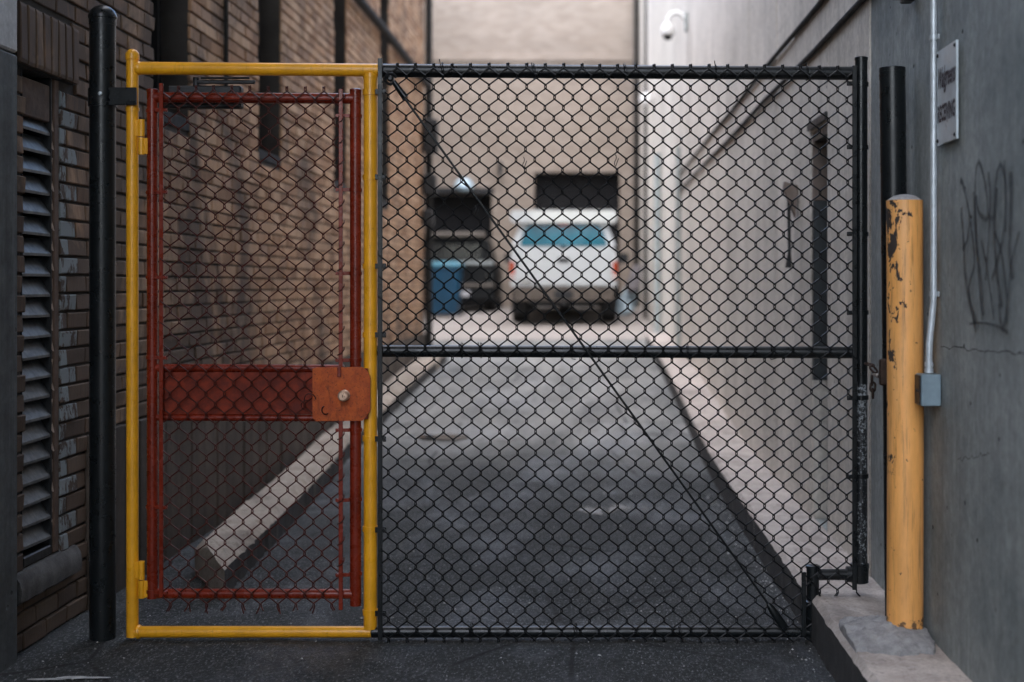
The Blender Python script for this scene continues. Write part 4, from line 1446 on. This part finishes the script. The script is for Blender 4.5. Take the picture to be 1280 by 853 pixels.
for py in (139, 241, 347, 447, 633, 739):
    band(wk, 190.5, py, 0.0208, 'red_paint', 212, h=0.013)
for py in (146, 238, 342, 450, 537, 624, 717):
    band(wk, 444.5, py, 0.0214, 'red_paint', 421, h=0.013)
# lock plate
poly = [(394, 460), (399, 458.5), (455, 458), (463, 464), (465.5, 472), (465.5, 512), (456, 524.5), (398, 525), (394, 521)]
PY0 = GY - 0.052


def on_gate(u, v, d_):
    q = G(u, v)
    return (q.x, PY0 + d_, q.z)


lk = one(lambda m: m.prism(poly, on_gate, 0.0, 0.006), 'lock_plate', 'rust_plate', wk)
lk['label'] = 'rust red steel lock plate with a round knob'
one(lambda m: m.box((G(394, 0).x + 0.004, PY0 + 0.0065, G(0, 523).z), (G(462, 0).x, GY - 0.018, G(0, 460).z), 0.003), 'lock_case', 'red_paint', wk)
kc = G(433.5, 493)
one(lambda m: m.lathe((kc.x, PY0, kc.z), [(0.021, 0.0), (0.021, 0.004), (0.017, 0.006), (0.018, 0.022), (0.0205, 0.028), (0.0195, 0.034), (0.0145, 0.037), (0.0142, 0.0355), (0.004, 0.0355)], 28, (0, -1, 0)), 'knob', 'brass_knob', lk, True)
one(lambda m: m.box((kc.x - 0.0012, PY0 - 0.0375, kc.z - 0.005), (kc.x + 0.0012, PY0 - 0.0345, kc.z + 0.005)), 'keyhole', 'dark_void', lk)
s0, s1 = G(425, 456), G(429.5, 470)
one(lambda m: m.box((s0.x, PY0 - 0.006, s1.z), (s1.x, PY0 - 0.0005, s0.z), 0.001), 'bar_end', 'red_paint', lk)
# hinges to the yellow post
for py, hgt in ((172, 44), (724, 46)):
    c = G(178, py)
    h_ = hgt * PXU / 2
    hg = one(lambda m: (m.tube([(c.x, GY - 0.012, c.z + 0.002), (c.x, GY - 0.012, c.z + h_)], 0.0125, 14),
                        m.box((c.x - 0.025, GY - 0.016, c.z + 0.004), (c.x - 0.004, GY - 0.008, c.z + h_ - 0.002), 0.001)), 'hinge', 'yellow_paint', wk, True)
    one(lambda m: (m.tube([(c.x, GY - 0.012, c.z - h_), (c.x, GY - 0.012, c.z - 0.002)], 0.0122, 14),
                   m.box((c.x + 0.004, GY - 0.016, c.z - h_ + 0.002), (c.x + 0.024, GY - 0.008, c.z - 0.004), 0.001)), 'hinge_knuckle', 'yellow_paint', hg, True)
# fabric
fr_ = one(lambda m: m.tube([(G(206, 0).x, MESH_Y + 0.004, G(0, 126).z), (G(426, 0).x, MESH_Y + 0.004, G(0, 127).z)], 0.0018, 6), 'chain_link_fabric', 'red_wire', wk, True)
fr_['label'] = 'dark red diamond chain-link fabric'
k = 0
x = G(204.5, 0).x
HR = 11.2 * PXU
while x < G(424, 0).x:
    strand(k, x, HR, G(0, 113).z, G(0, 757).z, 13.1 * PXU, MESH_Y, 0.0027, 8.3, tip=True).build('wire', 'red_wire', fr_, True)
    k += 1
    x += HR
# curled cut wires at the lock plate
for (px, py, rad, ph) in ((391, 498, 0.022, 0.0), (411, 511, 0.016, 2.0), (386, 505, 0.018, 1.0)):
    c = G(px, py)
    pts = [(c.x + rad * math.cos(ph + i * 0.45) * (1 - i * 0.02), PY0 - 0.006 - 0.0015 * i, c.z + rad * math.sin(ph + i * 0.45)) for i in range(9)]
    one(lambda m: m.tube(pts, 0.0024, 6), 'cut_wire', 'red_wire', fr_, True)
# wire ends wrapped round the right bar
for k2 in range(23):
    zc = G(0, 126 + k2 * 26.2).z
    if 455 < 126 + k2 * 26.2 < 528:
        continue
    c = G(428, 0).x
    one(lambda m: m.tube([(c - 0.012, MESH_Y - 0.004, zc - 0.010), (c + 0.004, MESH_Y - 0.010, zc - 0.002), (c + 0.013, MESH_Y - 0.004, zc + 0.012), (c + 0.011, MESH_Y + 0.006, zc + 0.020)], 0.0025, 5), 'wire_end', 'red_wire', fr_, True)
# door closer on the top rail
dc = thing('door_closer', G(250, 112), 'black door closer with its arm above the red walk gate', 'door closer')
a, b = G(207, 106), G(299, 134)
one(lambda m: m.box((a.x, GY + 0.024, b.z), (b.x, GY + 0.075, a.z), 0.006), 'body', 'dark_steel', dc)
a, b = G(238, 100), G(316, 100)
one(lambda m: (m.box((a.x, GY + 0.03, a.z - 0.010), (b.x, GY + 0.045, a.z + 0.004), 0.003), m.box((a.x + 0.03, GY + 0.03, a.z + 0.008), (b.x - 0.02, GY + 0.04, a.z + 0.016), 0.002)), 'arm', 'dark_steel', dc)
one(lambda m: m.tube([(a.x + 0.01, GY + 0.04, a.z - 0.03), (a.x + 0.01, GY + 0.04, a.z + 0.014)], 0.012, 10), 'pivot', 'dark_steel', dc, True)

# ------------------------------------------------------------------ vehicles at the far end


def rrect(hw, z0, z1, rb, rt, y, xc, n=5, zc=0.0):
    """rounded-rectangle cross-section ring in the x-z plane"""
    P = []
    for (cx, cz, r, a0) in ((hw - rt, z1 - rt, rt, 0), (-hw + rt, z1 - rt, rt, 90), (-hw + rb, z0 + rb, rb, 180), (hw - rb, z0 + rb, rb, 270)):
        for k in range(n + 1):
            a = R(a0 + 90 * k / n)
            P.append((xc + cx + r * math.cos(a), y, cz + r * math.sin(a)))
    return P


def wheel(parent, x, y, z, r, w, s):
    t_ = one(lambda m: m.lathe((x, y, z), [(r * 0.62, -w / 2), (r * 0.93, -w / 2), (r, -w * 0.36), (r, w * 0.36), (r * 0.93, w / 2), (r * 0.62, w / 2)], 28, (1, 0, 0)), 'wheel', 'tyre_rubber', parent, True)
    one(lambda m: m.lathe((x + s * w * 0.30, y, z), [(r * 0.60, -0.02), (r * 0.62, 0.02), (r * 0.3, 0.03), (r * 0.1, 0.05)], 20, (s, 0, 0)), 'rim', 'chrome', t_, True)


TY = 25.0
K = TY / F
TXC = (704.5 - 736) * K
TZ = zg(TY + 0.6)
tk = thing('pickup_truck', (TXC, TY, TZ), 'white pickup truck with a camper shell parked tail towards the gate', 'truck')


def tz(py):
    return TZ + (408 - py) * K


HW = 0.945
one(lambda m: m.loft([rrect(HW - 0.02, tz(361), tz(311), .05, .17, TY, TXC), rrect(HW, tz(362), tz(310), .05, .17, TY + .08, TXC), rrect(HW + .01, tz(364), tz(310), .05, .09, TY + 1.5, TXC),
                      rrect(HW, tz(364), tz(310), .05, .09, TY + 3.6, TXC), rrect(HW - .02, tz(366), tz(314), .05, .12, TY + 4.9, TXC), rrect(HW - .1, tz(368), tz(322), .05, .12, TY + 5.3, TXC)]),
    'body', 'truck_white', tk, True)
tg = one(lambda m: m.box((TXC - .80, TY - .035, tz(360)), (TXC + .80, TY - .002, tz(315)), .012), 'tailgate', 'truck_white', tk)
one(lambda m: m.box((TXC - .10, TY - .052, tz(331)), (TXC + .10, TY - .036, tz(325.5)), .008), 'handle', 'dark_steel', tg)
one(lambda m: m.box((TXC - .78, TY - .045, tz(356)), (TXC - .55, TY - .036, tz(353.5)), .003), 'badge', 'chrome', tg)
one(lambda m: m.loft([rrect(.885, tz(311), tz(279), .02, .06, TY + .01, TXC), rrect(.885, tz(311), tz(279), .02, .06, TY + 2.3, TXC)]), 'cab_base', 'truck_white', tk, True)
# shell sides lean inwards: rebuild its ring with a taper
o = bpy.data.objects['cab_base']
o.name = 'camper_shell'
zlo, zhi = tz(311), tz(279)
for v in o.data.vertices:
    wz = v.co.z + TZ
    q = (wz - zlo) / (zhi - zlo)
    v.co.x *= 1.04 - 0.19 * q
    if v.co.y < 0.5:
        v.co.y += 0.10 * q
one(lambda m: m.loft([rrect(.755, tz(310), tz(283.5), .05, .10, TY - .005, TXC), rrect(.755, tz(310), tz(283.5), .05, .10, TY + .02, TXC)]), 'rear_window', 'car_glass', tk, True)
for v in bpy.data.objects['rear_window'].data.vertices:
    q = (v.co.z + TZ - zlo) / (zhi - zlo)
    v.co.y += 0.10 * q - 0.012
    v.co.x *= 1.04 - 0.21 * q
one(lambda m: m.box((TXC - .06, TY - .035, tz(313.5)), (TXC + .06, TY - .012, tz(311)), .006), 'shell_latch', 'dark_steel', tk)
one(lambda m: m.box((TXC - .11, TY + .05, tz(285.6)), (TXC + .11, TY + .075, tz(283.2)), .005), 'brake_light', 'red_lens', tk)
one(lambda m: m.loft([rrect(.93, tz(281), tz(266), .08, .06, TY - .05, TXC), rrect(.945, tz(282), tz(265), .09, .07, TY + .05, TXC), rrect(.945, tz(282), tz(265), .09, .07, TY + .5, TXC), rrect(.93, tz(281), tz(266), .08, .06, TY + .6, TXC)]), 'roof_box', 'truck_white', tk, True)
one(lambda m: m.loft([rrect(.80, tz(311), tz(275), .05, .12, TY + 2.4, TXC), rrect(.80, tz(311), tz(274), .05, .12, TY + 3.5, TXC), rrect(.86, tz(311), tz(300), .05, .1, TY + 4.2, TXC)]), 'cab', 'truck_white', tk, True)
for s in (-1, 1):
    tl = one(lambda m: m.box((TXC + s * .905 - .045, TY - .03, tz(352)), (TXC + s * .905 + .045, TY + .05, tz(330)), .01), 'taillight', 'red_lens', tk)
    one(lambda m: m.box((TXC + s * .905 - .04, TY - .036, tz(350)), (TXC + s * .905 + .04, TY - .031, tz(346)), .002), 'reverse_lamp', 'clear_lens', tl)
    mi = one(lambda m: m.loft([rrect(.10, tz(328), tz(314), .03, .03, TY + 3.3, TXC + s * 1.13), rrect(.10, tz(328), tz(314), .03, .03, TY + 3.42, TXC + s * 1.13)]), 'mirror', 'dark_steel', tk, True)
    one(lambda m: m.tube([(TXC + s * .9, TY + 3.4, tz(322)), (TXC + s * 1.06, TY + 3.38, tz(321))], .02, 8), 'stay', 'dark_steel', mi, True)
    for yy_ in (0.95, 4.3):
        wheel(tk, TXC + s * .80, TY + yy_, zg(TY + yy_) + .375, .375, .27, s)
    one(lambda m: m.box((TXC + s * .80 - .14, TY + .42, tz(395)), (TXC + s * .80 + .14, TY + .44, tz(366)), .01), 'mudflap', 'tyre_rubber', tk)
bm_ = one(lambda m: m.loft([rrect(.86, tz(378), tz(363), .03, .03, TY - .16, TXC), rrect(.89, tz(379), tz(362), .03, .03, TY - .10, TXC), rrect(.89, tz(379), tz(362), .03, .03, TY + .0, TXC)]), 'bumper', 'bumper_metal', tk, True)
one(lambda m: m.box((TXC - .16, TY - .175, tz(376)), (TXC + .16, TY - .161, tz(366)), .004), 'plate_recess', 'dark_steel', bm_)
one(lambda m: m.box((TXC - .04, TY - .30, tz(383)), (TXC + .04, TY - .1, tz(379.5)), .01), 'tow_hitch', 'dark_steel', bm_)
one(lambda m: m.box((TXC - .62, TY + .1, tz(386)), (TXC + .62, TY + 4.7, tz(362)), .03), 'underbody', 'dark_steel', tk)
one(lambda m: (m.tube([(TXC - .78, TY + .95, tz(381)), (TXC + .78, TY + .95, tz(381))], .05, 10), m.lathe((TXC, TY + .95, tz(382)), [(.05, -.16), (.14, -.07), (.14, .07), (.05, .16)], 16, (1, 0, 0))), 'axle', 'dark_steel', tk, True)

# black car partly behind the bin
SY = 28.3
KS = SY / F
SXC = (620 - 736) * KS - .93
SZ = zg(SY + .5)
sv = thing('parked_car', (SXC, SY, SZ), 'black estate car parked behind the blue bin by the dark doorway', 'car')
one(lambda m: m.loft([rrect(.86, SZ + .30, SZ + .98, .08, .10, SY - .02, SXC), rrect(.92, SZ + .26, SZ + 1.0, .08, .10, SY + .15, SXC), rrect(.93, SZ + .24, SZ + 1.0, .08, .1, SY + 1.6, SXC), rrect(.90, SZ + .26, SZ + .94, .1, .12, SY + 2.5, SXC)]), 'body', 'car_black', sv, True)
one(lambda m: m.loft([rrect(.80, SZ + .98, SZ + 1.46, .03, .12, SY + .16, SXC), rrect(.74, SZ + .98, SZ + 1.55, .03, .14, SY + .45, SXC), rrect(.74, SZ + .98, SZ + 1.55, .03, .14, SY + 1.9, SXC), rrect(.78, SZ + .98, SZ + 1.2, .03, .1, SY + 2.4, SXC)]), 'cabin', 'car_black', sv, True)
one(lambda m: m.box((SXC - .62, SY + .135, SZ + 1.03), (SXC + .62, SY + .158, SZ + 1.36), .01), 'rear_window', 'dark_glass', sv)
one(lambda m: m.box((SXC - .70, SY + .02, SZ + 1.50), (SXC + .70, SY + .30, SZ + 1.585), .015), 'spoiler', 'chrome', sv)
one(lambda m: m.box((SXC - .88, SY - .05, SZ + .94), (SXC + .88, SY + .1, SZ + 1.012), .01), 'trim_strip', 'grey_pipe', sv)
one(lambda m: m.box((SXC - .90, SY - .16, SZ + .50), (SXC + .90, SY - .03, SZ + .56), .01), 'bumper', 'chrome', sv)
one(lambda m: m.box((SXC - .90, SY - .13, SZ + .24), (SXC + .90, SY - .03, SZ + .495), .02), 'bumper', 'car_black', sv)
one(lambda m: m.box((SXC + .03, SY - .145, SZ + .31), (SXC + .43, SY - .132, SZ + .42), .003), 'number_plate', 'number_plate', sv)
for s in (-1, 1):
    one(lambda m: m.box((SXC + s * .80 - .06, SY - .035, SZ + .62), (SXC + s * .80 + .06, SY - .01, SZ + .88), .01), 'taillight', 'dark_glass', sv)
    for yy_ in (.55, 2.2):
        wheel(sv, SXC + s * .80, SY + yy_, zg(SY + yy_) + .31, .31, .2, s)

# blue wheeled bin
BNY = 27.2
bx = (557.5 - 736) * BNY / F
bz = zg(BNY)
bn = thing('wheeled_bin', (bx, BNY, bz), 'blue plastic wheeled bin with a teal lid in front of the black car', 'bin')


def sq(hw, hd, z, yc=BNY, r=.05):
    P = []
    for cx, cy_, a0 in ((hw - r, hd - r, 0), (-hw + r, hd - r, 90), (-hw + r, -hd + r, 180), (hw - r, -hd + r, 270)):
        for k in range(4):
            a = R(a0 + 30 * k)
            P.append((bx + cx + r * math.cos(a), yc + cy_ + r * math.sin(a), z))
    return P


one(lambda m: m.loft([sq(.24, .27, bz + .05), sq(.25, .29, bz + .12), sq(.30, .36, bz + .90), sq(.325, .385, bz + .905), sq(.325, .385, bz + .94)]), 'body', 'blue_plastic', bn, True)
one(lambda m: m.loft([sq(.335, .395, bz + .945), sq(.335, .395, bz + .975), sq(.30, .34, bz + 1.03), sq(.2, .22, bz + 1.05)]), 'lid', 'teal_plastic', bn, True)
one(lambda m: m.tube([(bx - .27, BNY + .42, bz + .93), (bx + .27, BNY + .42, bz + .93)], .018, 8), 'handle', 'blue_plastic', bn, True)
for s in (-1, 1):
    one(lambda m: m.lathe((bx + s * .26, BNY + .27, bz + .11), [(.03, -.03), (.105, -.03), (.11, 0), (.105, .03), (.03, .03)], 18, (1, 0, 0)), 'wheel', 'tyre_rubber', bn, True)

# leaning bundle right of the truck
TBY = 27.4
kk = TBY / F
zb0 = zg(TBY)


def bundle(m, x0, z0, x1, z1, r0, r1, seed):
    rings = []
    for j in range(9):
        q = j / 8
        cx, cz = x0 + (x1 - x0) * q, z0 + (z1 - z0) * q
        r_ = r0 + (r1 - r0) * q
        ring = []
        for k in range(14):
            a = 2 * math.pi * k / 14
            rr_ = r_ * (1 + .35 * noise.noise(Vector((math.cos(a) * 1.5, math.sin(a) * 1.5, q * 3 + seed))))
            if j in (0, 8):
                rr_ *= .55
            ring.append((cx + rr_ * math.cos(a), TBY + .5 * q + rr_ * math.sin(a) * .8, cz))
        rings.append(ring)
    m.loft(rings)


tb = thing('tarp_bundle', ((785 - 736) * kk, TBY, zb0), 'pale blue tarpaulin bundle leaning beside the truck', 'bundle')
one(lambda m: bundle(m, (780 - 736) * kk, zb0 + .02, (792 - 736) * kk, zb0 + .62, .19, .15, 1), 'tarpaulin', 'tarp', tb, True)
one(lambda m: bundle(m, (790 - 736) * kk, zb0 + .45, (797 - 736) * kk, zb0 + .98, .15, .10, 6), 'dark_wrap', 'dark_tarp', tb, True)

# ------------------------------------------------------------------ small things on the ground
# puddle and pale rim at the joint in the surfacing


def blob(m, cx, cy_, rx, ry, dz, seed, n=36):
    V = [(cx, cy_, zg(cy_) + dz)]
    for k in range(n):
        a = 2 * math.pi * k / n
        q = 1 + .4 * noise.noise(Vector((math.cos(a) * 1.4, math.sin(a) * 1.4, seed)))
        x, y_ = cx + rx * q * math.cos(a), cy_ + ry * q * math.sin(a)
        V.append((x, y_, zg(y_) + dz))
    m.add(V, [(0, 1 + k, 1 + (k + 1) % n) for k in range(n)])


o = one(lambda m: blob(m, -1.17, 11.45, .22, .13, .014, 3), 'puddle', 'water_film', loc=(-1.17, 11.45, 0))
props(o, 'small dark puddle at the joint across the asphalt', 'puddle')
for (cx, cy_, rx, ry, sd, lab) in ((-1.62, 11.5, .26, .14, 12, 'pale silt left by water to the left of the puddle'), (-0.70, 11.35, .22, .09, 15, 'pale silt left by water to the right of the puddle'),
                                   (0.16, 8.35, .26, .20, 18, 'pale smear of dried silt in the middle of the lane')):
    o = one(lambda m: blob(m, cx, cy_, rx, ry, .012 if cy_ > 9 else .007, sd), 'silt', 'silt', loc=(cx, cy_, 0))
    props(o, lab, 'silt', 'silt patches on the asphalt', 'stuff')
for (cx, cy_, rx, ry, sd, lab) in ((-1.95 + .12, 4.78, .06, .012, 4, 'left scrap of white road paint by the pier'), (-1.72, 4.80, .085, .016, 9, 'right scrap of white road paint by the pier')):
    o = one(lambda m: blob(m, cx, cy_, rx, ry, .004, sd), 'paint_scrap', 'road_paint', loc=(cx, cy_, 0))
    props(o, lab, 'paint mark', 'scraps of road paint')

m = MB()
rs = random.Random(21)
for k in range(420):
    y = rs.uniform(4.0, 9.0)
    x = rs.uniform(-1.95, 0.82)
    if rs.random() < 0.45:
        x = 0.825 - abs(rs.gauss(0, .06))
    s = rs.uniform(.0025, .006) * (1.9 if rs.random() < .04 else 1)
    a = rs.uniform(0, 6.28)
    V = []
    for (u, v, w) in ((1, 0, 0), (0, 1, 0), (-1, 0, 0), (0, -1, 0), (0, 0, .8), (0, 0, -.5)):
        u, v = u * rs.uniform(.6, 1.6), v * rs.uniform(.6, 1.2)
        V.append((x + s * (u * math.cos(a) - v * math.sin(a)), y + s * (u * math.sin(a) + v * math.cos(a)), zg(y) + .003 + s * w))
    m.add(V, [(0, 1, 4), (1, 2, 4), (2, 3, 4), (3, 0, 4), (1, 0, 5), (2, 1, 5), (3, 2, 5), (0, 3, 5)])
o = m.build('gravel', 'stone_chip', loc=(0, 6, 0))
props(o, 'loose grit scattered over the dark asphalt', 'grit', kind='stuff')
